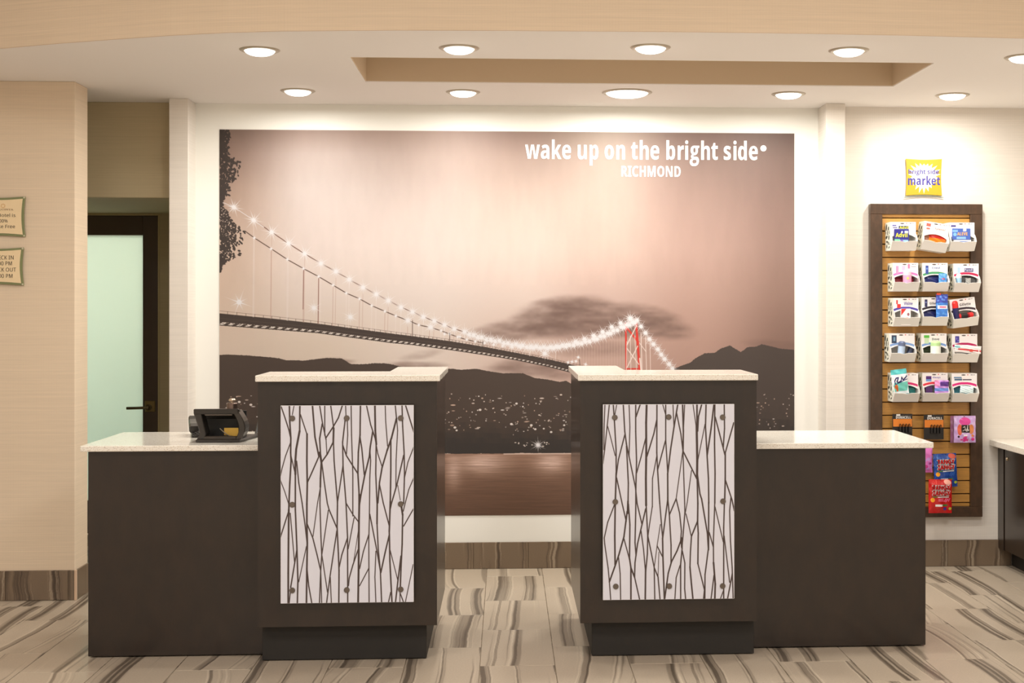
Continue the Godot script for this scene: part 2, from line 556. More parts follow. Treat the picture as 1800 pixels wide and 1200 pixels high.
	for x in int(mp(1110, 600).x):
		var px := 386.0 + 1010.0 * x / MW
		var a := mp(px, edge_y(deck, px)).y
		var b := mp(px, edge_y(under, px)).y
		var solid := lerpf(a, b, 0.74)
		im.fill_rect(Rect2i(x, int(a), 1, int(solid - a)), iron)
		dab(im, x, int(a) - 1, iron, 1.0 - (a - floorf(a)))
		im.fill_rect(Rect2i(x, int(b) - 2, 1, 3), iron)
		im.fill_rect(Rect2i(x, int(lerpf(a, b, 0.40)), 1, 1), rgb(96, 78, 64))
		for y in range(int(solid), int(b) - 2):
			var f := (y - solid) / maxf(1.0, b - solid)
			var wave := fposmod((px - 386.0) / lerpf(15.0, 9.0, (px - 386.0) / 700.0) + f * 0.5, 1.0)
			var open := smoothstep(0.18, 0.34, wave) * (1.0 - smoothstep(0.72, 0.86, wave))
			im.set_pixel(x, y, iron.lerp(rgb(244, 232, 214), open * clampf(0.95 - n.get_noise_2d(px * 9.0, y * 9.0), 0.0, 1.0)))
	var gap := 16.0
	var rx := 400.0
	while rx < 1000.0:
		var d := edge_y(deck, rx)
		stroke(im, mp(rx, d), mp(rx, d - lerpf(5.0, 2.5, (rx - 386.0) / 600.0)), 1.3, iron, 0.8)
		rx += gap
		gap = maxf(5.0, gap * 0.975)
	for i in range(0, deck.size() - 3, 2):
		stroke(im, mp(deck[i], deck[i + 1] - lerpf(5.0, 2.5, (deck[i] - 386.0) / 700.0)), mp(deck[i + 2], deck[i + 3] - lerpf(5.0, 2.5, (deck[i + 2] - 386.0) / 700.0)), 1.1, iron, 0.65)
	# hangers, cables and their lamps
	var near := [390, 355, 411, 364, 445, 387, 476, 408, 505, 428, 533, 446, 561, 463, 587, 477, 610, 491, 634, 505, 657, 517, 678, 528, 700, 540, 720, 548, 739, 557, 758, 564, 776, 571, 793, 578, 811, 583, 827, 589, 841, 593, 857, 597, 872, 599, 887, 603, 901, 605, 913, 607, 927, 609, 937, 609, 950, 610, 962, 610, 972, 609, 983, 607, 995, 606, 1010, 603, 1023, 600, 1038, 596, 1050, 591, 1063, 586, 1073, 581, 1087, 575, 1097, 571, 1107, 567, 1115, 563, 1122, 574, 1130, 585, 1137, 596, 1144, 605, 1152, 614, 1158, 623, 1164, 631, 1172, 640, 1178, 648]
	var far := [430, 406, 446, 418, 475, 437, 503, 456, 531, 472, 557, 486, 582, 501, 605, 515, 628, 525, 649, 537, 672, 547, 691, 555, 712, 563, 731, 571, 750, 575, 770, 581, 785, 587, 799, 592, 815, 597, 830, 600, 846, 603, 862, 606, 878, 608, 894, 610, 910, 611, 926, 612, 942, 612, 958, 611, 974, 609, 990, 605, 1006, 601, 1022, 596, 1038, 590, 1054, 583, 1070, 575, 1086, 568, 1103, 560]
	for i in range(2, far.size(), 2):
		var x: float = far[i]
		if x < 990: stroke(im, mp(x, far[i + 1]), mp(x - 1.0, edge_y(deck, x)), 1.6, rgb(198, 158, 138) if i % 4 == 0 else rgb(250, 236, 222), 0.75)
	for i in range(4, near.size(), 2):
		var x: float = near[i]
		if x < 990: stroke(im, mp(x, near[i + 1]), mp(x - 1.5, edge_y(deck, x)), 1.6, rgb(252, 238, 224) if i % 4 == 0 else rgb(206, 170, 150), 0.7)
	for x in range(1000, 1092, 5):
		stroke(im, mp(x, edge_y(near, x)), mp(x, 660), 1.4, rgb(236, 206, 184), 0.45)
	for q in [[531, 472, 530, 543, 2.6], [557, 486, 556, 568, 2.6]]:
		stroke(im, mp(q[0], q[1]), mp(q[2], q[3]), q[4], rgb(150, 100, 84))
	path_mp(im, near, 3.2, rgb(120, 84, 66), 60)
	path_mp(im, far, 3.2, rgb(92, 66, 52), 40)
	path_mp(im, [390, 355, 411, 364, 445, 387, 462, 399], 3.0, rgb(255, 246, 236), 99)
	# the red tower
	var red := rgb(232, 54, 38)
	var pale := rgb(255, 232, 214)
	for q in [[1095, 568, 1096, 656, 6.0], [1113, 562, 1120, 656, 8.0]]:
		stroke(im, mp(q[0], q[1]), mp(q[2], q[3]), q[4], red)
	for q in [[1097, 576, 1118, 602, 6.5, 0], [1114, 572, 1097, 606, 4.0, 1], [1097, 612, 1118, 640, 3.5, 1], [1116, 608, 1097, 646, 3.5, 1], [1097, 648, 1119, 648, 5.0, 0], [1097, 652, 1119, 652, 3.0, 1], [1097, 600, 1096, 656, 2.5, 1], [1120, 630, 1123, 656, 6.0, 1], [1103, 590, 1104, 650, 2.0, 1], [1111, 590, 1114, 650, 2.0, 1], [1122, 586, 1124, 656, 3.0, 1], [1130, 592, 1132, 656, 2.4, 1], [1138, 602, 1139, 656, 2.0, 1], [1119, 602, 1131, 618, 2.4, 1]]:
		stroke(im, mp(q[0], q[1]), mp(q[2], q[3]), q[4], pale if q[5] == 1 else red, 0.95)
	var sprites := [star_sprite(40, 12, 0.2), star_sprite(34, 12, 0.5), star_sprite(29, 12, 0.1), star_sprite(12, 8, 0.3), star_sprite(56, 8, 0.35)]
	for i in range(2, near.size(), 2):
		var s: Image = sprites[0 if near[i] < 560 else 1 if near[i] < 860 else 2]
		if near[i] > 1110: s = sprites[2]
		put_star(im, s, near[i], near[i + 1])
		if near[i] > 800 and near[i] < 1110:
			put_star(im, sprites[2], (near[i] + near[i + 2]) / 2.0, (near[i + 1] + near[i + 3]) / 2.0 + 2.0)
	for i in range(2, far.size(), 2):
		put_star(im, sprites[3] if far[i] < 1000 else sprites[2], far[i], far[i + 1])
	put_star(im, sprites[4], 420, 531)
	for q in [[549, 541], [612, 557], [712, 563], [752, 575], [952, 621], [940, 782], [1103, 560]]: put_star(im, sprites[1], q[0], q[1])
	for q in [[993, 637], [1000, 636], [1007, 635], [1011, 628], [1024, 640], [858, 600], [803, 592], [776, 587]]: put_star(im, sprites[3], q[0], q[1])
	for q in [[720, 563, 720, 590], [785, 585, 785, 599], [843, 600, 843, 610], [1013, 632, 1014, 643]]: stroke(im, mp(q[0], q[1]), mp(q[2], q[3]), 2.0, iron, 0.8)
	# leaves that hang in at the left edge
	var reach := [227, 15, 245, 17, 262, 14, 274, 16, 285, 32, 312, 31, 322, 16, 335, 19, 346, 9, 356, 4, 364, 4, 370, 12, 386, 20, 396, 30, 405, 45, 412, 40, 425, 38, 440, 32, 450, 26, 458, 14, 466, 3, 482, 2]
	var leaf := rgb(62, 49, 41)
	for i in 1250:
		var py := rng.randf_range(228, 478)
		var far_x := edge_y(reach, py)
		far_x *= 0.72 + 0.5 * maxf(0.0, n.get_noise_1d(py * 30.0) + 0.45)
		var px := 386.0 + pow(rng.randf(), 0.62) * far_x * (1.0 if rng.randf() < 0.85 else 1.2)
		if rng.randf() < 0.5: px = 386.0 + rng.randf() * far_x * 0.5
		var p := mp(px, py)
		blot(im, p.x, p.y, rng.randf_range(3.2, 7.0), rng.randf_range(2.0, 3.6), leaf, 1.0, rng.randf_range(0.2, 2.2))
	for i in 60:
		var py := rng.randf_range(365, 455)
		var p := mp(386.0 + rng.randf() * edge_y(reach, py) * 0.9, py)
		blot(im, p.x, p.y, rng.randf_range(1.0, 2.6), rng.randf_range(0.8, 2.0), rgb(240, 216, 194), 0.9)
	return im

func path_mp(im: Image, pts: Array, w: float, c: Color, most: int) -> void:
	for i in range(0, mini(pts.size() - 3, most), 2):
		stroke(im, mp(pts[i], pts[i + 1]), mp(pts[i + 2], pts[i + 3]), w, c, 0.9)

func put_star(im: Image, s: Image, x: float, y: float) -> void:
	var p := mp(x, y)
	im.blend_rect(s, Rect2i(0, 0, s.get_width(), s.get_height()), Vector2i(p.x - s.get_width() / 2.0, p.y - s.get_height() / 2.0))

# ---------------------------------------------------------------- the scene
func _ready() -> void:
	rng.seed = 20240
	# camera: level, turned a little to the right of the wall's normal, shifted lens
	var cam := Camera3D.new()
	cam.name = "camera"
	cam.projection = Camera3D.PROJECTION_FRUSTUM
	cam.near = 0.1
	cam.far = 60.0
	cam.size = 1200.0 / 2370.0 * cam.near
	cam.frustum_offset = Vector2((900.0 - 1020.3) / 2370.0, (541.0 - 600.0) / 2370.0) * cam.near
	cam.position = Vector3(0, EYE, 0)
	cam.rotation.y = -atan(0.055)
	cam.current = true
	add_child(cam)
	var env := Environment.new()
	env.background_mode = Environment.BG_COLOR
	env.background_color = Color(0.02, 0.02, 0.02)
	env.tonemap_mode = Environment.TONE_MAPPER_LINEAR
	env.tonemap_exposure = 1.06
	env.sdfgi_enabled = true
	env.ssao_enabled = true
	env.ssil_enabled = true
	var we := WorldEnvironment.new()
	we.name = "world_environment"
	we.environment = env
	add_child(we)
	var warm := Color(1.0, 0.99, 0.96)
	# unseen lobby panels added as fill light, behind and above the camera
	for q in [[-1.9, -2.6], [1.6, -2.6], [-1.9, 0.4], [1.6, 0.4]]:
		lobby_fill_panel(q[0], q[1], LOBBY_FILL_E, Color(1.0, 0.985, 0.975))
	fonts_and_materials()
	# the two rows of downlights in the dropped ceiling
	var where := ["by the left end of the curved bulkhead", "below the left part of the curved bulkhead", "below the middle of the curved bulkhead", "below the right part of the curved bulkhead", "at the far right by the bulkhead"]
	var front := [[-1.074, -5.95], [-0.204, -5.86], [0.622, -5.80], [1.495, -5.82], [2.32, -5.93]]
	for i in 5: downlight(front[i][0], front[i][1], 0.068, FRONT_E, warm, "recessed round downlight with grey trim ring " + where[i], "front row of downlights")
	var over := ["above the dark leaves at the mural's left edge", "above the pale sky in the left half of the mural", "", "above the upper right corner of the mural", "above the yellow square sign and display rack"]
	var rear := [[-1.079, -7.06], [-0.225, -7.05], [0.630, -7.02], [1.482, -7.02], [2.355, -7.01]]
	for i in 5:
		if i == 2: downlight(rear[i][0], rear[i][1], 0.112, REAR_E * 2.0, warm, "widest downlight, above the mural's white lettering", "rear row of downlights", true)
		else: downlight(rear[i][0], rear[i][1], 0.070, REAR_E, warm, "recessed downlight near the wall " + over[i], "rear row of downlights", true)
	shell()
	floor_and_skirting()
	door_and_backroom()
	mural_wall()
	reception()
	desk_things()
	rack()
	cartons()
	hanging_goods()
	wall_signs()
	side_cabinet()

const LOBBY_FILL_E := 5.9
const FRONT_E := 0.85
const REAR_E := 0.88

func lobby_fill_panel(x: float, z: float, e: float, c: Color) -> void:
	var t := thing("unseen_panel_light", "unseen lobby panel added as fill, %s pair, %s" % ["nearer the desks" if z < -1.0 else "farther from the desks", "by the pier side" if x < 0.0 else "by the cabinet side"], "ceiling light", Vector3(x, 3.32, z), "added lobby fill panels")
	obj("frame", box(Vector3(-0.53, -0.02, -0.53), Vector3(0.53, 0.0, 0.53), 0.006), mat(rgb(225, 222, 215), 0.5), t)
	var g := mat(rgb(250, 246, 236), 0.5)
	g.emission_enabled = true
	g.emission = c
	g.emission_energy_multiplier = 1.5
	obj("diffuser", box(Vector3(-0.49, -0.026, -0.49), Vector3(0.49, -0.019, 0.49), 0.002), g, t)
	var l := AreaLight3D.new()
	l.name = "light"
	l.area_size = Vector2(0.96, 0.96)
	l.light_color = c
	l.light_energy = e
	l.area_range = 20.0
	l.area_attenuation = 2.0
	l.shadow_enabled = true
	l.position = Vector3(0, -0.04, 0)
	l.rotation.x = -PI / 2
	t.add_child(l)

func downlight(x: float, z: float, r: float, e: float, c: Color, label: String, group: String, wide := false) -> void:
	var t := thing("downlight", label, "downlight", Vector3(x, LOW, z), group)
	var ring := mat(rgb(178, 166, 148), 0.35, 0.3)
	obj("trim_ring", lathe([Vector2(r - 0.004, -0.003), Vector2(r, -0.007), Vector2(r + 0.012, -0.006), Vector2(r + 0.020, -0.001), Vector2(r + 0.020, 0.001), Vector2(r - 0.004, 0.001), Vector2(r - 0.004, -0.003)], Transform3D.IDENTITY, 40), ring, t)
	var g := mat(rgb(255, 250, 240), 0.4)
	g.emission_enabled = true
	g.emission = c
	g.emission_energy_multiplier = 6.0
	var prof := [Vector2(0.0, -0.027)]
	for i in range(1, 9):
		var a := PI / 2 * i / 8.0
		prof.append(Vector2((r - 0.003) * sin(a), -0.003 - 0.024 * cos(a)))
	obj("lens", lathe(prof, Transform3D.IDENTITY, 40), g, t)
	var l := AreaLight3D.new()
	l.name = "light"
	l.area_size = Vector2(r, r) * 1.7
	l.light_color = c
	l.light_energy = e
	l.area_range = 12.0
	l.area_attenuation = 2.0
	l.shadow_enabled = true
	l.position = Vector3(0, -0.03, 0)
	l.rotation.x = -PI / 2
	t.add_child(l)

func fonts_and_materials() -> void:
	regular = SystemFont.new()
	regular.font_names = PackedStringArray(["Droid Sans"])
	bold = SystemFont.new()
	bold.font_names = PackedStringArray(["Droid Sans"])
	bold.font_weight = 700
	serif = SystemFont.new()
	serif.font_names = PackedStringArray(["Droid Serif"])
	M.paint = mat(Color(0.86, 0.84, 0.78).linear_to_srgb(), 0.55)
	M.ceiling = mat(Color(0.92, 0.885, 0.86).linear_to_srgb(), 0.8)
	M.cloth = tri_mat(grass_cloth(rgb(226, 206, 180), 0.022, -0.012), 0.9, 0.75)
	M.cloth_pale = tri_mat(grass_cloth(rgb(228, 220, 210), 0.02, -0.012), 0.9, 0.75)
	var ql := quartz()
	M.quartz = tri_mat(ql, 0.34, 0.12)
	M.wood = tri_mat(espresso(), 1.1, 0.34, Color(0.64, 0.585, 0.52))
	M.wood.clearcoat_enabled = true
	M.wood.clearcoat = 0.35
	M.wood.clearcoat_roughness = 0.12
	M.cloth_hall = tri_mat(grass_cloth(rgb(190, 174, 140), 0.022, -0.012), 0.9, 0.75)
	M.dark = mat(rgb(27, 23, 18), 0.6)
	M.grout = mat(rgb(140, 124, 104), 0.9)
	M.chrome = mat(rgb(120, 112, 106), 0.28, 0.9)
	M.black = mat(rgb(30, 28, 26), 0.32)
	M.white = mat(rgb(240, 236, 230), 0.55)
	M.tiles = []
	for i in 8: M.tiles.append(pic(stone_tile(i, rgb(178, 163, 144), rgb(88, 77, 65), 1.0), 0.32))
	M.skirt = []
	for i in 4: M.skirt.append(pic(stone_tile(20 + i, rgb(122, 104, 85), rgb(70, 57, 46), 1.0, 0.15), 0.35))  # darker copy of the floor stone; dimmer light on upright faces in the colour

func shell() -> void:
	struct("floor", box(Vector3(-4.1, -0.1, -10.6), Vector3(3.55, -0.004, 3.1)), M.grout, "floor of grey veined stone tiles in staggered rows")
	# dropped ceiling with its bowed front edge and the long recess
	var bow := [Vector2(-4.0, -6.95), Vector2(-3.3, -6.52), Vector2(-2.7, -6.22), Vector2(-2.19, -5.985), Vector2(-1.91, -5.86), Vector2(-1.64, -5.755), Vector2(-1.383, -5.66), Vector2(-1.14, -5.59), Vector2(-0.90, -5.545), Vector2(-0.44, -5.503), Vector2(0.023, -5.485), Vector2(0.72, -5.472), Vector2(1.19, -5.475), Vector2(1.67, -5.492), Vector2(2.16, -5.525), Vector2(2.8, -5.59), Vector2(3.42, -5.68)]
	var st := begin()
	var top := 2.955
	var lo := PackedVector2Array()
	var left := PackedVector2Array()
	var rightp := PackedVector2Array()
	lo.append(Vector2(-0.70, -5.526))
	for p in bow:
		if p.x < -0.7: left.append(p)
		elif p.x < 1.964: lo.append(p)
		else: rightp.append(p)
	left.append(Vector2(-0.70, -5.526))
	left.append_array([Vector2(-0.70, -8.9), Vector2(-4.0, -8.9)])
	lo.append_array([Vector2(1.964, -5.511), Vector2(1.964, -6.10), Vector2(-0.70, -6.10)])
	rightp.insert(0, Vector2(1.964, -5.511))
	rightp.append_array([Vector2(3.42, -8.9), Vector2(1.964, -8.9)])
	add_prism(st, left, LOW, top, 1)
	add_prism(st, lo, LOW, top, 1)
	add_prism(st, rightp, LOW, top, 1)
	add_box(st, Vector3(-0.70, LOW, -8.9), Vector3(1.964, top, -6.76))
	add_box(st, Vector3(-4.0, top, -8.9), Vector3(3.42, top + 0.1, -6.0))
	struct("ceiling", st.commit(), M.ceiling, "dropped plaster ceiling with a long shallow recess and bowed front edge")
	var rs := begin()
	add_box(rs, Vector3(-0.70, LOW + 0.004, -6.76), Vector3(1.964, top, -6.755))
	add_box(rs, Vector3(-0.70, LOW + 0.004, -6.105), Vector3(1.964, top, -6.10))
	add_box(rs, Vector3(-0.70, LOW + 0.004, -6.755), Vector3(-0.695, top, -6.105))
	add_box(rs, Vector3(1.959, LOW + 0.004, -6.755), Vector3(1.964, top, -6.105))
	struct("trim_3", rs.commit(), mat(rgb(214, 192, 162), 0.8), "beige inner sides of the long ceiling recess")
	var face := PackedVector2Array()
	for p in bow: face.append(p + Vector2(0, 0.012))
	for i in range(bow.size() - 1, -1, -1): face.append(bow[i])
	var hs := begin()
	add_prism(hs, face, LOW, 3.33, 1)
	struct("wall_bulkhead", hs.commit(), M.cloth, "curved bulkhead faced in peach woven wall covering above the downlights")
	struct("ceiling_lobby", box(Vector3(-4.1, 3.33, -7.0), Vector3(3.55, 3.45, 3.1)), M.ceiling, "higher plaster ceiling of the lobby")
	struct("wall_left", box(Vector3(-4.1, 0, -7.03), Vector3(-4.0, 3.33, 3.0)), M.cloth_pale, "side wall of the lobby on the left")
	struct("wall_right", box(Vector3(3.42, 0, -7.6), Vector3(3.55, 3.33, 3.0)), M.cloth_pale, "side wall of the lobby on the right behind the cabinet")
	struct("wall_front", box(Vector3(-4.1, 0, 3.0), Vector3(3.55, 3.33, 3.1)), M.paint, "lobby wall facing the reception desks")
	struct("wall_pier", box(Vector3(-4.0, 0, -7.03), Vector3(-2.14, LOW, PIER_Z), 0.003), M.cloth, "wall pier in peach woven covering that carries two small signs")
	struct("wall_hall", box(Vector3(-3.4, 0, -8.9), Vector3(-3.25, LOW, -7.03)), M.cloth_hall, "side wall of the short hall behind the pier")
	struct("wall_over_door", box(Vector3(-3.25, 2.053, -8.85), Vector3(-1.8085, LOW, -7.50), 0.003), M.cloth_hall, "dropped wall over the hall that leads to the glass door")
	struct("trim_1", box(Vector3(-1.8085, 0, -8.9), Vector3(-1.706, LOW, -7.35), 0.003), M.cloth_pale, "narrow wall end between the door hall and the mural")
	struct("trim_2", box(Vector3(1.757, 0, -7.62), Vector3(1.8636, LOW, -7.33), 0.003), M.cloth_pale, "narrow wall end between the mural and the display rack")
	struct("wall_back", box(Vector3(-1.706, 0, -7.65), Vector3(1.757, LOW, BACK)), M.paint, "smooth cream wall behind the desks with the mural on it")
	struct("wall_back_right", box(Vector3(1.8636, 0, -7.65), Vector3(3.42, LOW, RIGHT_Z)), M.cloth_pale, "pale woven wall with the display rack and yellow sign")

func floor_and_skirting() -> void:
	var f := get_node("floor")
	var meshes := []
	for fl in 2:
		for i in 2:
			var st := begin()
			add_box(st, Vector3(-0.1512, -0.012, -0.3036), Vector3(0.1512, 0.0, 0.3036), 0.0012)
			meshes.append(st.commit())
	for c in range(-13, 12):
		var x0 := -0.107 + c * 0.3048
		for r in range(0, 9):
			var z0 := -8.523 + r * 0.6096 + (0.0 if posmod(c, 2) == 0 else 0.3048)
			if x0 + 0.3 > 3.42 or x0 < -4.0 or (z0 + 0.6 < -7.5 and x0 > -1.8): continue
			var o := obj("tile", meshes[0], M.tiles[rng.randi() % 8], f, Vector3(x0 + 0.1524, 0, z0 + 0.3048))
			if rng.randf() < 0.5: o.rotation.y = PI
	var rest := obj("floor_field", box(Vector3(-4.0, -0.004, -3.2), Vector3(3.42, 0.0, 3.0)), tri_mat(stone_tile(2, rgb(178, 163, 144), rgb(88, 77, 65), 1.0), 0.9, 0.32), f)
	rest.set_meta("kind", "stuff")
	skirting("baseboard_pier", Vector3(-4.0, 0, PIER_Z), Vector3(-2.14, 0, PIER_Z), Vector3(0, 0, 1), "stone tile skirting along the foot of the pier wall")
	skirting("baseboard_hall", Vector3(-2.14, 0, PIER_Z), Vector3(-2.14, 0, -7.03), Vector3(1, 0, 0), "stone tile skirting round the pier's corner")
	skirting("baseboard_back", Vector3(-1.706, 0, BACK), Vector3(1.757, 0, BACK), Vector3(0, 0, 1), "veined stone skirting with shade painted into its colour under the mural")
	skirting("baseboard_right", Vector3(1.8636, 0, RIGHT_Z), Vector3(2.838, 0, RIGHT_Z), Vector3(0, 0, 1), "veined stone skirting with shade painted into its colour under the display rack")
	obj("edge_strip", box(Vector3(-2.142, 0, PIER_Z - 0.002), Vector3(-2.130, 0.150, PIER_Z + 0.011), 0.002), mat(rgb(214, 184, 156), 0.4), get_node("baseboard_pier"))

func skirting(called: String, a: Vector3, b: Vector3, out: Vector3, label: String) -> void:
	var h := 0.148
	var long := a.distance_to(b)
	var d := (b - a) / long
	var base := struct(called, box_span(a, b, out, 0.0, long, d, 0.0, h - 0.002, 0.004), M.grout, label)
	var s := 0.0
	while s < long - 0.01:
		var e := minf(s + 0.3048, long)
		obj("tile", box_span(a, b, out, s + 0.0008, e - 0.0008, d, 0.001, h, 0.010), M.skirt[rng.randi() % 4], base)
		s = e

func box_span(a: Vector3, _b: Vector3, out: Vector3, s: float, e: float, d: Vector3, y0: float, y1: float, t: float) -> ArrayMesh:
	var p := a + d * s + Vector3(0, y0, 0)
	var q := a + d * e + out * t + Vector3(0, y1, 0)
	return box(p.min(q), p.max(q), 0.0012)

func door_and_backroom() -> void:
	var z := -8.75
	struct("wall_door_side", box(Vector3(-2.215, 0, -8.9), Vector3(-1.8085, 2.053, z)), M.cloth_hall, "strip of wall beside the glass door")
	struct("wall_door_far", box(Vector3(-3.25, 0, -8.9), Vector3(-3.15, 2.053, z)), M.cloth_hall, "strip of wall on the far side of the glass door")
	# the lit room that the frosted pane shows as a glow
	var st := begin()
	add_box(st, Vector3(-3.6, 0, -10.6), Vector3(-1.7, 2.6, -10.5))
	add_box(st, Vector3(-3.7, 0, -10.6), Vector3(-3.6, 2.6, -8.9))
	add_box(st, Vector3(-1.8, 0, -10.6), Vector3(-1.7, 2.6, -8.9))
	add_box(st, Vector3(-3.7, 2.5, -10.6), Vector3(-1.7, 2.6, -8.9))
	struct("wall_backroom", st.commit(), mat(rgb(232, 230, 224), 0.7), "pale walls of the room behind the frosted door")
	struct("floor_tint_slab", box(Vector3(-3.6, -0.004, -10.5), Vector3(-1.8, 0.004, -8.86)), mat(rgb(120, 186, 196), 0.9), "added unseen aqua floor slab that tints the glow of the frosted door")  # unseen slab, added to tint the pane's lower glow aqua
	var t := thing("unseen_panel_light", "small light panel in the room behind the frosted door", "ceiling light", Vector3(-2.7, 2.5, -10.05))
	var g := mat(rgb(240, 250, 250), 0.5)
	g.emission_enabled = true
	g.emission = rgb(250, 246, 236)
	g.emission_energy_multiplier = 1.5
	obj("diffuser", box(Vector3(-0.3, -0.03, -0.3), Vector3(0.3, 0.0, 0.3), 0.003), g, t)
	var l := AreaLight3D.new()
	l.name = "light"
	l.area_size = Vector2(0.58, 0.58)
	l.light_color = rgb(250, 246, 236)
	l.light_energy = 5.0
	l.area_range = 8.0
	l.area_attenuation = 2.0
	l.shadow_enabled = true
	l.position = Vector3(0, -0.05, 0)
	l.rotation.x = -PI / 2
	t.add_child(l)
	var d := Node3D.new()
	d.name = "door_1"
	d.position = Vector3(-3.15, 0, z)
	add_child(d)
	tag(d, "dark framed door with one frosted glass pane", "door", "", "structure")
	var wood := mat(rgb(86, 70, 60), 0.4)
	obj("stile", box(Vector3(0.0, 0.01, -0.06), Vector3(0.1, 2.04, -0.015), 0.003), wood, d)
	obj("stile", box(Vector3(0.828, 0.01, -0.06), Vector3(0.928, 2.04, -0.015), 0.003), wood, d)
	obj("rail", box(Vector3(0.1, 1.915, -0.06), Vector3(0.828, 2.04, -0.015), 0.003), wood, d)
	obj("rail", box(Vector3(0.1, 0.01, -0.06), Vector3(0.828, 0.22, -0.015), 0.003), wood, d)
	var glass := mat(rgb(232, 230, 218), 0.45)
	glass.backlight_enabled = true
	glass.backlight = Color(0.96, 1.0, 0.975)
	obj("pane", box(Vector3(0.095, 0.21, -0.042), Vector3(0.833, 1.92, -0.034)), glass, d)
	var jamb := mat(rgb(196, 178, 132), 0.5)
	obj("casing", box(Vector3(-0.01, 2.04, -0.09), Vector3(0.94, 2.053, 0.004), 0.002), jamb, d)
	obj("casing", box(Vector3(0.928, 0, -0.09), Vector3(0.938, 2.045, 0.004), 0.002), jamb, d)
	var brass := mat(rgb(150, 132, 92), 0.3, 0.85)
	var hd := obj("handle", box(Vector3(0.842, 0.785, -0.017), Vector3(0.908, 0.856, -0.008), 0.003), brass, d)
	var tb := begin()
	add_lathe(tb, [Vector2(0, 0), Vector2(0.02, 0.0), Vector2(0.02, 0.012), Vector2(0.012, 0.016), Vector2(0.010, 0.05), Vector2(0.0, 0.052)], Transform3D(Basis(Vector3.RIGHT, PI / 2), Vector3(0.868, 0.815, -0.008)))
	add_tube(tb, [Vector3(0.868, 0.815, 0.036), Vector3(0.84, 0.815, 0.042), Vector3(0.80, 0.814, 0.043), Vector3(0.742, 0.813, 0.042)], 0.009)
	obj("lever", tb.commit(), mat(rgb(110, 98, 72), 0.3, 0.85), hd)

func mural_wall() -> void:
	var t := thing("wall_mural", "large sepia photographic mural of a lit suspension bridge at dusk", "mural", Vector3(0, 0, BACK))
	var st := begin()
	var x0 := -1.576
	var x1 := 1.620
	quad(st, Vector3(x0, 2.432, 0.003), Vector3(x1, 2.432, 0.003), Vector3(x1, 0.297, 0.003), Vector3(x0, 0.297, 0.003), Vector3.BACK)
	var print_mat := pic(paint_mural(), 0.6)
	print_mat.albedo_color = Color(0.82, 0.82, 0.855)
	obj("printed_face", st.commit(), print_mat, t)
	obj("backing_sheet", box(Vector3(x0, 0.297, 0.0), Vector3(x1, 2.432, 0.0028)), mat(rgb(70, 58, 46), 0.6), t)
	var ink := mat(rgb(255, 252, 246), 0.4)
	var lt := word("lettering", "wake up on the bright side", bold, ink, t, Vector3(0.758, 2.322, 0.0045), 1.307, 0.0, 0.002)
	lt.set_meta("label", "white slogan wake up on the bright side")
	lt.scale.y *= 1.12
	lt.position.y = 2.322 - 0.0
	fit_y(lt, 2.245, 2.389)
	obj("lettering", lathe([Vector2(0, -0.001), Vector2(0.017, -0.001), Vector2(0.017, 0.001), Vector2(0, 0.001)], Transform3D(Basis(Vector3.RIGHT, PI / 2), Vector3(1.444, 2.347, 0.0045))), ink, t)
	var lr := word("lettering", "RICHMOND", bold, ink, t, Vector3(0.809, 2.214, 0.0045), 0.333, 0.060, 0.002)
	lr.set_meta("label", "white capitals RICHMOND")

func fit_y(o: MeshInstance3D, y0: float, y1: float) -> void:
	var b := o.mesh.get_aabb()
	o.scale.y = (y1 - y0) / b.size.y
	o.position.y = y0 - b.position.y * o.scale.y

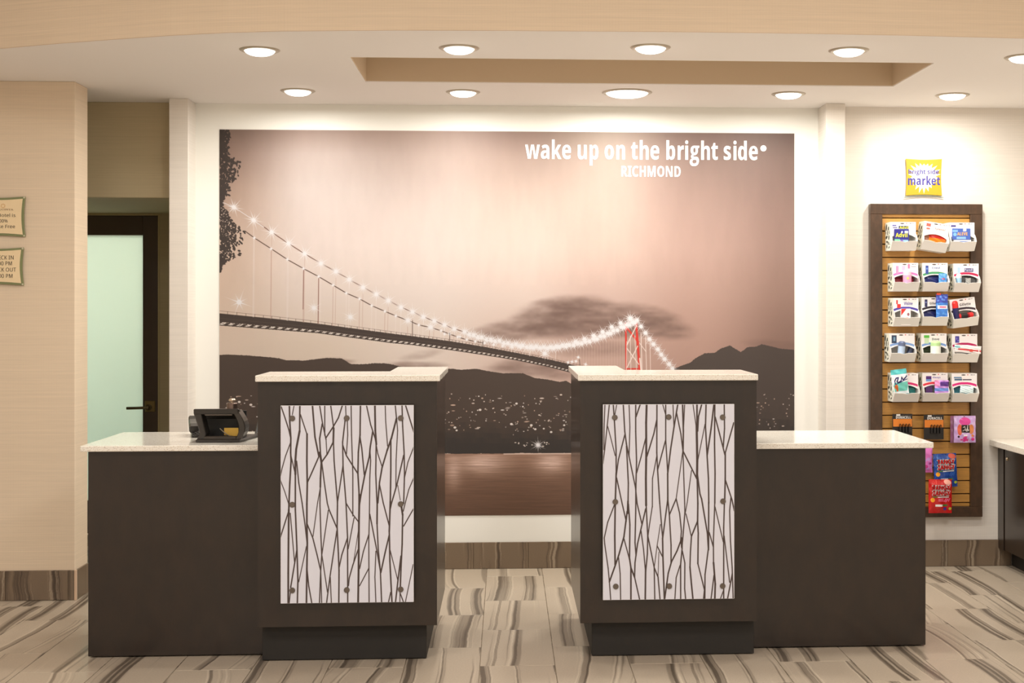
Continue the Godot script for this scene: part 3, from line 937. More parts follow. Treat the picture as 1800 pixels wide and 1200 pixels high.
# ---------------------------------------------------------------- the desks
func reception() -> void:
	var left := thing("reception_pedestal", "tall dark wood reception pedestal left of the gap with branch-print panel", "counter", Vector3.ZERO, "reception pedestals")
	pedestal(left, -1.008, -0.283, -1.0, -0.329, -0.283, -0.5, -6.26)
	panel(left, -0.910, -0.3755, 0.2565, 1.0555, left_branches(), Vector2(35, 58), Vector2(1562, 2290), [[-0.863, 1.0045], [-0.6447, 1.0042], [-0.4276, 1.0035], [-0.863, 0.656], [-0.4276, 0.655], [-0.863, 0.310], [-0.6447, 0.309], [-0.4276, 0.309]])
	var right := thing("reception_pedestal", "tall dark wood reception pedestal right of the gap with branch-print panel", "counter", Vector3.ZERO, "reception pedestals")
	pedestal(right, 0.304, 1.036, 0.355, 1.036, 0.304, 0.51, -6.33)
	panel(right, 0.395, 0.9366, 0.2548, 1.0548, right_branches(), Vector2(28, 40), Vector2(1538, 2263), [[0.4432, 1.002], [0.665, 1.003], [0.8879, 1.001], [0.4455, 0.657], [0.8895, 0.656], [0.4475, 0.311], [0.6674, 0.310], [0.8879, 0.308]])
	for q in [["left", -1.0125, -0.270, -0.502, -6.28], ["right", 1.0365, 0.293, 0.521, -6.355]]:
		var b := -5.845 if q[0] == "left" else -5.915
		var c := mesh_poly([Vector2(q[1], -5.51), Vector2(q[2], -5.51), Vector2(q[2], q[4]), Vector2(q[3], q[4]), Vector2(q[3], b), Vector2(q[1], b)], 1.1515, 1.177)
		var o := obj("raised_countertop", c, M.quartz)
		tag(o, "L-shaped speckled quartz top on the tall pedestal %s of the gap" % q[0], "countertop", "quartz countertops")
	var dl := thing("reception_desk", "low dark wood desk at the left, carrying the black device", "desk", Vector3.ZERO, "low desks")
	obj("front_panel", box(Vector3(-1.730, 0.006, -5.715), Vector3(-1.008, 0.8565, -5.69), 0.0015), M.wood, dl)
	obj("side_panel", box(Vector3(-1.730, 0.006, -6.25), Vector3(-1.705, 0.8565, -5.715), 0.0015), M.wood, dl)
	obj("back_panel", box(Vector3(-1.705, 0.0, -6.25), Vector3(-1.008, 0.8565, -6.23), 0.0015), M.wood, dl)
	obj("plinth", box(Vector3(-1.715, 0.0, -6.235), Vector3(-1.012, 0.02, -5.72)), M.dark, dl)
	var dr := thing("reception_desk", "low dark wood desk at the right with an empty top", "desk", Vector3.ZERO, "low desks")
	obj("front_panel", box(Vector3(1.0365, 0.006, -5.715), Vector3(1.795, 0.8515, -5.69), 0.0015), M.wood, dr)
	obj("side_panel", box(Vector3(1.770, 0.006, -6.23), Vector3(1.795, 0.8515, -5.715), 0.0015), M.wood, dr)
	obj("back_panel", box(Vector3(1.0365, 0.0, -6.23), Vector3(1.770, 0.8515, -6.21), 0.0015), M.wood, dr)
	obj("plinth", box(Vector3(1.04, 0.0, -6.21), Vector3(1.785, 0.02, -5.72)), M.dark, dr)
	var tl := obj("desk_countertop", box(Vector3(-1.7535, 0.8572, -6.285), Vector3(-1.0095, 0.881, -5.66), 0.002), M.quartz)
	tag(tl, "speckled quartz top of the low left desk under the device", "countertop", "quartz countertops")
	var tr := obj("desk_countertop", box(Vector3(1.0375, 0.8522, -6.245), Vector3(1.8205, 0.8765, -5.66), 0.002), M.quartz)
	tag(tr, "bare speckled quartz top of the low right desk", "countertop", "quartz countertops")

func mesh_poly(poly: Array, y0: float, y1: float) -> ArrayMesh:
	return prism(poly, y0, y1, 1, 0.002)

func pedestal(t: Node3D, x0: float, x1: float, tx0: float, tx1: float, wing_out: float, wing_in: float, back: float) -> void:
	var bar := -5.84
	var body := [Vector2(x0, -5.54), Vector2(x1, -5.54)]
	if absf(wing_out - x1) < 0.001:
		body = [Vector2(x0, -5.54), Vector2(x1, -5.54), Vector2(x1, back), Vector2(wing_in, back), Vector2(wing_in, bar), Vector2(x0, bar)]
	else:
		body = [Vector2(x1, -5.54), Vector2(x0, -5.54), Vector2(x0, back), Vector2(wing_in, back), Vector2(wing_in, bar - 0.06), Vector2(x1, bar - 0.06)]
	obj("body", prism(body, 0.152, 1.151, 1, 0.0015), M.wood, t)
	obj("toe_kick", box(Vector3(tx0, 0.004, -5.82), Vector3(tx1, 0.1525, -5.60), 0.0012), M.dark, t)
	var a := minf(wing_in, tx1 if wing_out == x1 else tx0)
	var b := maxf(wing_in, tx1 if wing_out == x1 else tx0)
	obj("toe_kick", box(Vector3(a, 0.004, back + 0.03), Vector3(b, 0.1525, -5.82), 0.0012), M.dark, t)

func panel(t: Node3D, x0: float, x1: float, y0: float, y1: float, lines: Array, off: Vector2, span: Vector2, pins: Array) -> void:
	var k := 0.45
	var im := blank(int(span.x * k), int(span.y * k), rgb(217, 217, 226))
	for l in lines:
		var pts: Array = l
		path(im, pts.slice(1), k, off, pts[0] * k * 1.2, rgb(62, 48, 44), 0.96)
	var p := obj("branch_panel", box(Vector3(x0, y0, -5.512), Vector3(x1, y1, -5.503), 0.001), mat(rgb(244, 240, 238), 0.3), t)
	p.set_meta("label", "white acrylic panel printed with dark branches")
	var st := begin()
	quad(st, Vector3(x0 + 0.001, y1 - 0.001, -5.5024), Vector3(x1 - 0.001, y1 - 0.001, -5.5024), Vector3(x1 - 0.001, y0 + 0.001, -5.5024), Vector3(x0 + 0.001, y0 + 0.001, -5.5024), Vector3.BACK)
	obj("branch_print", st.commit(), pic(im, 0.35), p)
	var pin := lathe([Vector2(0.006, -0.036), Vector2(0.006, 0.0), Vector2(0.011, 0.0), Vector2(0.0115, 0.001), Vector2(0.0115, 0.005), Vector2(0.010, 0.0065), Vector2(0.0, 0.0065)], Transform3D(Basis(Vector3.RIGHT, PI / 2)), 24)
	for q in pins: obj("standoff", pin, M.chrome, p, Vector3(q[0], q[1], -5.503))

func left_branches() -> Array:
	# width, then x and y of each bend, read across the panel in 1562 by 2290 steps
	return [[12, 40, 70, 85, 200, 130, 340, 152, 440], [16, 135, 50, 140, 250, 152, 430, 150, 600, 155, 700, 140, 950, 130, 1200, 128, 1273], [18, 128, 1263, 125, 1600, 122, 2000, 122, 2360], [9, 190, 55, 170, 160],
		[16, 258, 50, 255, 350], [20, 255, 350, 215, 560, 205, 700, 205, 850], [15, 205, 850, 205, 1263, 222, 1680, 235, 2080, 228, 2360], [11, 265, 160, 340, 385], [17, 342, 385, 340, 700, 345, 960, 340, 1200, 340, 1430, 345, 1650, 340, 1950, 335, 2360],
		[10, 150, 480, 90, 640, 50, 780, 30, 870], [10, 155, 640, 200, 830], [9, 30, 920, 80, 1050, 125, 1190], [12, 220, 700, 245, 950, 285, 1190, 320, 1450, 342, 1640], [16, 405, 50, 435, 420, 480, 640], [13, 480, 650, 400, 830, 345, 950],
		[12, 490, 55, 525, 270, 565, 450], [9, 565, 450, 575, 620], [14, 520, 270, 490, 440, 500, 620, 515, 720], [11, 550, 50, 550, 400], [12, 620, 55, 655, 320], [18, 655, 320, 650, 480], [13, 652, 480, 660, 700, 680, 950, 700, 1190], [14, 700, 1180, 695, 1473, 710, 1773, 718, 1973, 715, 2360],
		[13, 757, 55, 710, 200, 645, 310, 565, 430], [14, 650, 480, 580, 620, 515, 710], [17, 490, 600, 510, 720, 500, 900, 498, 1000], [12, 498, 1000, 493, 1190, 505, 1573, 515, 1793, 502, 1973, 488, 2360], [12, 515, 720, 545, 950, 580, 1190, 600, 1263, 690, 1473], [9, 498, 1010, 465, 1190, 412, 1573],
		[12, 345, 1433, 410, 1593, 460, 1790, 500, 1963], [10, 592, 1273, 515, 1793], [10, 518, 1803, 582, 2223], [12, 692, 1513, 610, 2053, 570, 2360], [10, 615, 2053, 628, 2360], [12, 818, 1593, 750, 1793, 720, 1933], [10, 145, 1303, 195, 1863], [13, 222, 1733, 150, 2163], [9, 335, 1690, 245, 2100],
		[12, 342, 1953, 362, 2150, 400, 2360], [12, 130, 1268, 30, 1580], [10, 150, 2183, 132, 2360], [10, 502, 1963, 515, 2360], [10, 795, 50, 800, 180], [13, 790, 220, 760, 480, 765, 760], [13, 762, 520, 805, 640, 875, 750, 940, 850], [10, 815, 240, 820, 400, 805, 620], [12, 765, 750, 700, 1180],
		[13, 765, 760, 800, 1190, 818, 1590, 820, 2360], [11, 860, 50, 865, 400, 880, 850, 880, 1340], [10, 895, 1363, 825, 1723], [15, 970, 50, 965, 400, 945, 600, 940, 850, 955, 1100], [19, 955, 1090, 956, 1200, 952, 1420, 948, 1973, 942, 2360], [13, 965, 430, 985, 550, 1015, 860],
		[12, 1040, 50, 1090, 280, 1140, 430], [10, 1140, 430, 1175, 620, 1225, 770], [18, 1140, 50, 1145, 350, 1157, 510], [13, 1155, 500, 1150, 850, 1165, 1190], [16, 1168, 1170, 1165, 1433], [13, 1165, 1430, 1180, 1740, 1205, 1990, 1220, 2360], [15, 1115, 360, 1085, 540, 1075, 650, 1020, 870, 975, 1100, 958, 1210],
		[11, 1080, 560, 1090, 700, 1080, 900, 1075, 1373, 1068, 1623, 1072, 2360], [10, 1262, 50, 1268, 250, 1290, 530], [12, 1380, 50, 1395, 210], [17, 1395, 210, 1335, 440, 1285, 580], [15, 1285, 580, 1225, 780, 1195, 950, 1175, 1190], [10, 1397, 210, 1408, 350, 1390, 700, 1388, 1020],
		[15, 1328, 450, 1328, 800, 1322, 1190], [16, 1322, 1173, 1310, 1523], [15, 1310, 1523, 1317, 1873, 1342, 2360], [12, 1195, 980, 1238, 1190, 1308, 1453], [13, 1460, 50, 1468, 300, 1485, 600, 1490, 850, 1480, 1200], [13, 1500, 50, 1600, 370], [13, 1480, 640, 1400, 980, 1335, 1200, 1322, 1260], [7, 1410, 990, 1440, 1160],
		[10, 1600, 540, 1530, 720, 1490, 900], [10, 1600, 900, 1540, 1040, 1500, 1190, 1475, 1290], [18, 1452, 1230, 1468, 1333], [15, 1468, 1333, 1462, 1673, 1447, 1973, 1440, 2180], [11, 1595, 1265, 1480, 1463], [14, 1308, 1573, 1260, 1773, 1210, 2003], [12, 1080, 1323, 1157, 1713, 1203, 1973], [11, 1067, 1563, 1005, 1753, 960, 1953],
		[10, 1152, 1753, 1140, 2053, 1152, 2360], [10, 1067, 1953, 960, 2153], [9, 1320, 1743, 1410, 2093], [14, 1448, 1813, 1415, 2073, 1382, 2360], [9, 1592, 1913, 1498, 2360], [11, 1327, 2233, 1298, 2360], [11, 1440, 2250, 1482, 2360], [9, 1437, 2200, 1435, 2360], [7, 945, 1513, 890, 1873], [12, 942, 1733, 880, 1913, 838, 2060, 828, 2150], [11, 800, 1190, 880, 1323, 950, 1413]]

func right_branches() -> Array:
	return [[10, 48, 30, 38, 300, 36, 560], [11, 100, 30, 75, 280, 45, 560, 25, 720], [9, 80, 290, 120, 440, 168, 630], [13, 145, 30, 160, 250, 178, 560, 180, 850], [16, 180, 830, 168, 1200, 163, 1560, 167, 1893], [9, 187, 30, 165, 150], [13, 262, 30, 280, 350, 300, 500], [13, 298, 490, 330, 640], [10, 330, 30, 340, 300, 330, 640],
		[12, 280, 390, 205, 680, 182, 850], [12, 185, 890, 250, 1190, 297, 1393], [13, 300, 520, 322, 950, 318, 1200], [17, 318, 1160, 312, 1300], [15, 308, 1280, 270, 1573, 210, 1783, 165, 1913, 100, 2093], [12, 330, 640, 405, 1000, 425, 1190, 480, 1423], [13, 408, 30, 408, 350, 418, 700, 410, 1000, 408, 1300, 400, 1640, 412, 1790], [13, 460, 40, 412, 180],
		[20, 537, 30, 530, 250, 532, 600, 527, 900, 530, 1210], [13, 525, 1250, 430, 1653, 400, 1873, 395, 2033], [11, 525, 430, 470, 650, 420, 830], [13, 657, 30, 655, 600, 665, 800, 690, 1190], [12, 688, 1160, 725, 1603], [13, 655, 220, 620, 380, 540, 640], [10, 655, 640, 605, 900, 603, 1230], [10, 603, 1220, 570, 1433, 552, 1563],
		[13, 530, 1200, 549, 1563, 545, 1773, 525, 1980], [16, 524, 1960, 520, 2320], [12, 760, 30, 760, 450, 785, 850], [15, 783, 840, 785, 1180], [9, 725, 40, 757, 150], [12, 757, 460, 665, 800], [14, 903, 30, 858, 300, 818, 560, 785, 830], [10, 845, 30, 857, 300], [12, 888, 140, 938, 380, 963, 580], [15, 958, 30, 968, 350, 963, 600],
		[11, 963, 580, 973, 900, 983, 1190, 986, 1300], [12, 986, 1290, 963, 1573, 950, 1713], [10, 983, 30, 970, 300], [9, 958, 600, 883, 1135], [13, 968, 590, 1123, 900], [9, 1063, 810, 1013, 1180, 990, 1303], [16, 1128, 30, 1128, 300], [22, 1124, 280, 1131, 700, 1128, 900], [15, 1130, 880, 1138, 1190, 1135, 1410], [14, 1134, 1390, 1143, 1540, 1138, 1893],
		[12, 1138, 1890, 1215, 2195], [14, 1183, 40, 1146, 180, 1136, 350], [9, 1081, 40, 1123, 330], [14, 1235, 30, 1228, 300, 1248, 650, 1263, 900, 1267, 1190], [14, 1266, 1180, 1264, 1733], [13, 1262, 1720, 1223, 2020, 1220, 2320], [9, 1223, 270, 1180, 480, 1136, 700], [15, 1328, 35, 1293, 330, 1248, 630], [14, 1338, 30, 1335, 500, 1341, 850, 1338, 1190],
		[12, 1338, 1180, 1321, 1633, 1323, 1883], [17, 1323, 1883, 1343, 2133, 1338, 2320], [13, 1343, 190, 1393, 380, 1458, 630], [13, 1449, 30, 1453, 320, 1438, 540], [13, 1562, 255, 1520, 400, 1463, 600], [15, 1461, 610, 1461, 900, 1455, 1150], [13, 1451, 1190, 1443, 1480, 1443, 2320], [13, 1462, 920, 1540, 1150, 1568, 1280], [12, 1528, 1130, 1513, 1280, 1523, 1640, 1543, 1943, 1555, 2320],
		[12, 883, 1135, 803, 1323], [12, 883, 1138, 923, 1303, 945, 1513, 933, 1653], [14, 938, 1623, 893, 1743, 828, 1868, 790, 2000, 773, 2120, 745, 2320], [13, 783, 1123, 803, 1323, 823, 1673, 823, 1883], [13, 785, 1133, 725, 1590], [15, 723, 1590, 728, 1830, 745, 2320], [8, 697, 1433, 660, 1673, 625, 1933], [11, 660, 1683, 725, 1813], [7, 680, 1753, 670, 2033],
		[12, 550, 1563, 625, 1933, 670, 2043, 695, 2320], [12, 625, 1933, 632, 2320], [11, 470, 1503, 500, 1720, 523, 1980], [11, 270, 1593, 335, 1833], [14, 322, 1193, 340, 1433, 335, 1833], [15, 335, 1820, 352, 1933, 395, 2043], [12, 395, 2043, 458, 2320], [16, 352, 1933, 352, 2320], [11, 207, 1813, 226, 2000, 232, 2320],
		[11, 158, 1203, 80, 1403, 40, 1583, 45, 1653, 85, 1933, 100, 2093, 117, 2320], [18, 943, 1590, 950, 1700], [13, 953, 1713, 935, 1903, 936, 2320], [10, 998, 1313, 1030, 1440, 1058, 1563], [14, 1133, 1403, 1063, 1573], [13, 1063, 1573, 1051, 1753, 1045, 1933], [15, 1045, 1930, 1063, 2133, 1082, 2320], [12, 955, 1743, 985, 1883, 983, 2183, 996, 2320],
		[11, 928, 1913, 883, 2053, 867, 2320], [14, 1133, 853, 1163, 1083, 1183, 1143, 1253, 1553], [16, 1252, 1540, 1263, 1713], [11, 1273, 1533, 1321, 1703], [10, 1340, 1233, 1438, 1643], [11, 1448, 1573, 1513, 2113], [13, 1545, 2013, 1486, 2320], [12, 1328, 2033, 1292, 2320], [10, 1443, 2203, 1398, 2320], [14, 1218, 2190, 1205, 2320]]

# ---------------------------------------------------------------- what stands on the left desk
func desk_things() -> void:
	var y := 0.881
	var t := thing("card_terminal_shield", "black slanted privacy housing for a terminal on the left desk", "terminal", Vector3(-1.214, y, -5.80))
	var shell_m := mat(rgb(46, 41, 36), 0.35)
	obj("base", prism([Vector2(-0.095, 0.03), Vector2(0.09, 0.03), Vector2(0.13, -0.21), Vector2(-0.095, -0.21)], 0.0, 0.014, 1, 0.004), shell_m, t)
	# slanted left cheek, curved right cheek, roof, sunk back
	obj("cheek", prism([Vector2(-0.093, 0.012), Vector2(-0.062, 0.012), Vector2(-0.054, 0.036), Vector2(-0.074, 0.122), Vector2(-0.106, 0.122), Vector2(-0.080, 0.044), Vector2(-0.085, 0.030)], -0.06, 0.02, 2, 0.003), shell_m, t)
	var right := []
	for i in 9:
		var a := i / 8.0
		right.append(Vector2(0.090 + 0.035 * sin(a * PI * 0.5) * (1.0 - a) * 2.0 - 0.012 * a, 0.012 + 0.122 * a))
	for i in 9:
		var a := 1.0 - i / 8.0
		right.append(Vector2(0.066 + 0.030 * sin(a * PI * 0.5) * (1.0 - a) * 2.0 - 0.010 * a, 0.012 + 0.118 * a))
	obj("cheek", prism(right, -0.07, 0.02, 2, 0.003), mat(rgb(58, 52, 46), 0.28), t)
	obj("roof", prism([Vector2(0.021, 0.120), Vector2(0.022, 0.1415), Vector2(0.004, 0.1415), Vector2(-0.125, 0.098), Vector2(-0.125, 0.086), Vector2(0.0, 0.122)], -0.106, 0.082, 0, 0.003), shell_m, t)
	obj("back", box(Vector3(-0.088, 0.012, -0.13), Vector3(0.088, 0.124, -0.118), 0.001), mat(rgb(24, 24, 22), 0.4), t)
	obj("metal_strip", box(Vector3(-0.060, 0.1135, 0.012), Vector3(0.056, 0.1195, 0.020), 0.002), mat(rgb(132, 122, 112), 0.3, 0.7), t)
	obj("foot_rail", box(Vector3(-0.070, 0.012, 0.0), Vector3(0.072, 0.026, 0.019), 0.003), mat(rgb(60, 52, 44), 0.35), t)
	var note := obj("paper_note", prism([Vector2(0.014, 0.028), Vector2(0.074, 0.022), Vector2(0.074, 0.058), Vector2(0.014, 0.058)], -0.02, -0.018, 2), mat(rgb(206, 164, 66), 0.7))
	note.position = t.position
	tag(note, "tan paper note tucked inside the black terminal housing", "note")
	var curl := []
	for i in 10:
		var a := i / 9.0
		curl.append(Vector3(0.0 + 0.055 * a, 0.058 - 0.036 * sin(a * PI * 0.5), 0.002 - 0.01 * a))
	obj("clip", tube(curl, 0.0022, 8), mat(rgb(150, 140, 126), 0.3, 0.6), t)
	var cup := thing("desk_bell", "small brushed metal knob-topped cylinder on top of the black housing", "bell", t.position + Vector3(0.048, 0.138, -0.018))
	obj("body", lathe([Vector2(0, 0), Vector2(0.021, 0), Vector2(0.0225, 0.003), Vector2(0.0225, 0.024), Vector2(0.020, 0.027), Vector2(0.008, 0.027)]), mat(rgb(124, 106, 98), 0.3, 0.85), cup)
	obj("knob", lathe([Vector2(0.006, 0.027), Vector2(0.006, 0.031), Vector2(0.014, 0.034), Vector2(0.015, 0.040), Vector2(0.010, 0.045), Vector2(0, 0.046)]), mat(rgb(206, 186, 164), 0.3, 0.7), cup)
	var ph := thing("desk_phone", "black desk telephone partly behind the left side of the terminal housing", "phone", Vector3(-1.352, y, -6.10))
	obj("base", prism([Vector2(-0.10, 0.0), Vector2(0.10, 0.0), Vector2(0.10, 0.012), Vector2(-0.10, 0.052)], -0.05, 0.05, 0, 0.004), mat(rgb(38, 34, 30), 0.35), ph)
	obj("handset", prism([Vector2(-0.09, 0.050), Vector2(0.085, 0.020), Vector2(0.088, 0.050), Vector2(0.05, 0.060), Vector2(-0.04, 0.072), Vector2(-0.075, 0.084), Vector2(-0.095, 0.076)], -0.06, -0.018, 0, 0.006), mat(rgb(34, 30, 27), 0.3), ph)
	var keys := begin()
	for i in 3:
		for j in 4:
			add_box(keys, Vector3(0.0 + i * 0.016, 0.034 - j * 0.005, -0.03 + j * 0.024), Vector3(0.011 + i * 0.016, 0.042 - j * 0.005, -0.016 + j * 0.024), 0.001)
	var kp := obj("keypad", keys.commit(), mat(rgb(92, 84, 76), 0.4), ph)
	kp.set_meta("kind", "stuff")
	var coil := []
	for i in 90:
		var a := i / 89.0
		coil.append(Vector3(-0.045 + 0.10 * a + 0.006 * cos(a * 80.0), 0.012 + 0.006 * sin(a * 80.0) + 0.02 * sin(a * PI), 0.105 + 0.02 * sin(a * PI)))
	obj("coiled_cord", tube(coil, 0.0022, 6), mat(rgb(58, 54, 50), 0.4), ph)
	ph.rotation.y = 0.25
	var rc := thing("handset_cradle", "black cradle with silver rim, half hidden between terminal housing and pedestal", "receiver", Vector3(-1.066, y, -6.09))
	obj("base", prism([Vector2(-0.06, 0), Vector2(0.06, 0), Vector2(0.06, 0.02), Vector2(-0.02, 0.085), Vector2(-0.06, 0.085)], -0.045, 0.045, 0, 0.005), mat(rgb(40, 37, 34), 0.35), rc)
	obj("rim", tube([Vector3(-0.045, 0.094, -0.03), Vector3(0.0, 0.097, -0.03), Vector3(0.03, 0.09, -0.028), Vector3(0.042, 0.076, -0.02), Vector3(0.044, 0.06, -0.005)], 0.004, 10), mat(rgb(168, 162, 154), 0.25, 0.8), rc)
	obj("cable", tube([Vector3(-0.04, 0.012, 0.07), Vector3(-0.01, 0.02, 0.075), Vector3(0.02, 0.01, 0.07), Vector3(0.05, 0.022, 0.06)], 0.006, 10), mat(rgb(120, 116, 110), 0.35), rc)

# ---------------------------------------------------------------- the display rack and its goods
const SLAT_Z := -7.425

func rack() -> void:
	var t := thing("display_rack", "tall wall rack of dark frame and honey wood slats full of sundries", "display rack", Vector3(0, 0, RIGHT_Z))
	var fr := tri_mat(espresso(), 0.5, 0.3, Color(1.25, 1.2, 1.15))
	var x0 := 2.025
	var x1 := 2.661
	var y0 := 0.2816
	var y1 := 2.030
	obj("frame_rail", box(Vector3(x0, 1.973, 0.0), Vector3(x1, y1, 0.042), 0.002), fr, t)
	obj("frame_rail", box(Vector3(x0, y0, 0.0), Vector3(x1, 0.3395, 0.042), 0.002), fr, t)
	obj("frame_stile", box(Vector3(x0, 0.3395, 0.0), Vector3(2.0926, 1.973, 0.042), 0.002), fr, t)
	obj("frame_stile", box(Vector3(2.5927, 0.3395, 0.0), Vector3(x1, 1.973, 0.042), 0.002), fr, t)
	obj("backing", box(Vector3(2.0926, 0.3395, 0.0), Vector3(2.5927, 1.973, 0.010)), mat(rgb(66, 44, 20), 0.8), t)
	var woods := []
	for i in 3:
		var n := FastNoiseLite.new()
		n.seed = 70 + i
		n.frequency = 0.01
		var im := blank(256, 48, Color.WHITE)
		for y in 48:
			for x in 256:
				var v := 1.0 + 0.10 * n.get_noise_2d(x * 1.2, y * 30.0) + 0.06 * n.get_noise_2d(x * 5.0, y * 90.0)
				im.set_pixel(x, y, Color(0.74 * v, 0.54 * v, 0.27 * v))
		woods.append(pic(im, 0.4))
	var joints := [0.3395, 0.3597]
	for k in 22: joints.append(0.409 + 0.0735 * k)
	joints.append(1.973)
	for i in joints.size() - 1:
		var a: float = joints[i] + (0.003 if i > 0 else 0.0)
		var b: float = joints[i + 1] - (0.003 if i < joints.size() - 2 else 0.0)
		if b - a < 0.004: continue
		obj("slat", box(Vector3(2.0926, a, 0.010), Vector3(2.5927, b, 0.025), 0.0015), woods[i % 3], t)
	M.hook = mat(rgb(190, 184, 174), 0.3, 0.8)

func hook(x: float, y: float, deep: float, which: String) -> void:
	var o := obj("peg_hook", tube([Vector3(0, 0, 0.0005), Vector3(0, 0, deep), Vector3(0, 0.008, deep + 0.006)], 0.002, 8), M.hook, null, Vector3(x, y, SLAT_Z))
	tag(o, "thin peg hook " + which, "hook", "peg hooks of the display rack")

const CW := 0.142

func carton_meshes() -> Array:
	var h := 0.157
	var st := begin()
	var side := [Vector2(0.001, 0.0), Vector2(0.100, 0.0), Vector2(0.138, 0.050), Vector2(0.132, 0.066), Vector2(0.116, 0.084), Vector2(0.100, 0.094), Vector2(0.100, h), Vector2(0.001, h)]
	for s in [-1.0, 1.0]:
		var a: float = s * CW / 2.0
		add_prism(st, PackedVector2Array(side), minf(a, a - s * 0.0016), maxf(a, a - s * 0.0016), 0)
	var w := CW / 2.0 - 0.0016
	add_box(st, Vector3(-w, 0.0, 0.001), Vector3(w, 0.0016, 0.100))
	add_box(st, Vector3(-w, 0.0, 0.001), Vector3(w, h, 0.0026))
	add_box(st, Vector3(-w, h - 0.0016, 0.001), Vector3(w, h, 0.100))
	# the lip leans out over the floor of the carton and has a thumb notch
	var n := 10
	for i in n:
		var u0 := -1.0 + 2.0 * i / n
		var u1 := -1.0 + 2.0 * (i + 1) / n
		var y0 := 1.0 - 0.12 * exp(-pow(u0 * 5.0, 2))
		var y1 := 1.0 - 0.12 * exp(-pow(u1 * 5.0, 2))
		var nn := Vector3(0, -0.038, 0.050).normalized()
		quad(st, Vector3(w * u0, 0.050 * y0, 0.100 + 0.038 * y0), Vector3(w * u1, 0.050 * y1, 0.100 + 0.038 * y1), Vector3(w * u1, 0, 0.100), Vector3(w * u0, 0, 0.100), nn)
		quad(st, Vector3(w * u0, 0.050 * y0 + 0.0010, 0.0985 + 0.038 * y0), Vector3(w * u1, 0.050 * y1 + 0.0010, 0.0985 + 0.038 * y1), Vector3(w * u1, 0.0016, 0.0985), Vector3(w * u0, 0.0016, 0.0985), -nn)
		quad(st, Vector3(w * u0, 0.050 * y0 + 0.0010, 0.0985 + 0.038 * y0), Vector3(w * u1, 0.050 * y1 + 0.0010, 0.0985 + 0.038 * y1), Vector3(w * u1, 0.050 * y1, 0.100 + 0.038 * y1), Vector3(w * u0, 0.050 * y0, 0.100 + 0.038 * y0), Vector3.UP)
	var body := st.commit()
	# front flap with its arched lower edge
	var fs := begin()
	var m := 16
	for i in m:
		var u0 := -1.0 + 2.0 * i / m
		var u1 := -1.0 + 2.0 * (i + 1) / m
		var a0 := 0.070 + 0.022 * (1.0 - u0 * u0)
		var a1 := 0.070 + 0.022 * (1.0 - u1 * u1)
		var x0 := CW / 2.0 * u0
		var x1 := CW / 2.0 * u1
		for s in [[0.1012, 1.0], [0.0998, -1.0]]:
			var P := [Vector3(x0, h, s[0]), Vector3(x1, h, s[0]), Vector3(x1, a1, s[0]), Vector3(x0, a0, s[0])]
			var U := []
			for p in P: U.append(Vector2(p.x / CW + 0.5, (h - p.y) / (h - 0.070)))
			tri(fs, P[0], P[1], P[2], Vector3(0, 0, s[1]), U[0], U[1], U[2])
			tri(fs, P[0], P[2], P[3], Vector3(0, 0, s[1]), U[0], U[2], U[3])
		quad(fs, Vector3(x0, a0, 0.0998), Vector3(x1, a1, 0.0998), Vector3(x1, a1, 0.1012), Vector3(x0, a0, 0.1012), Vector3.DOWN, Rect2(0, 0.98, 0.01, 0.01))
	quad(fs, Vector3(-CW / 2, h, 0.0998), Vector3(CW / 2, h, 0.0998), Vector3(CW / 2, h, 0.1012), Vector3(-CW / 2, h, 0.1012), Vector3.UP, Rect2(0, 0, 0.01, 0.01))
	var ss := begin()
	quad(ss, Vector3(-CW / 2 - 0.0006, h - 0.002, 0.003), Vector3(-CW / 2 - 0.0006, h - 0.002, 0.098), Vector3(-CW / 2 - 0.0006, 0.002, 0.098), Vector3(-CW / 2 - 0.0006, 0.002, 0.003), Vector3.LEFT)
	return [body, fs.commit(), ss.commit()]

func side_print() -> Image:
	var im := blank(64, 96, rgb(244, 242, 226))
	for q in [[14, 16, 8, 12, 0.4], [40, 20, 9, 6, -0.5], [30, 34, 5, 10, 0.2], [16, 50, 12, 5, -0.2], [46, 52, 7, 9, 0.5], [24, 66, 14, 3, 0.1], [44, 72, 6, 5, 0.0], [20, 82, 7, 6, 0.6], [48, 86, 9, 3, -0.3], [52, 34, 4, 8, 0.1], [8, 34, 4, 5, 0.0]]:
		blot(im, q[0], q[1], q[2], q[3], rgb(36, 40, 34), 0.85, q[4])
	for i in 16: blot(im, rng.randf() * 64, rng.randf() * 96, rng.randf_range(1, 5), rng.randf_range(0.8, 2), rgb(96, 104, 84), 0.7, rng.randf())
	return im

func front_print(band: Color, marks: Array) -> Image:
	# band: the arched stripe over the opening; marks: [x, y, w, h, colour] in a 112 by 72 field
	var im := blank(112, 72, rgb(246, 240, 240))
	blot(im, 52, 7, 9, 2.6, rgb(52, 44, 40), 0.9)
	blot(im, 71, 6, 3, 3, rgb(214, 110, 110), 0.8)
	im.fill_rect(Rect2i(84, 5, 9, 3), rgb(120, 116, 116))
	im.fill_rect(Rect2i(95, 5, 8, 3), rgb(160, 156, 156))
	if band.a > 0.0:
		for x in range(2, 110):
			var u := (x - 56.0) / 54.0
			var y := 52.0 - 11.0 * (1.0 - u * u) + 3.0
			for j in 10: dab(im, x, int(y) + j - 4, band, band.a)
	for m in marks: im.fill_rect(Rect2i(m[0], m[1], m[2], m[3]), m[4])
	return im

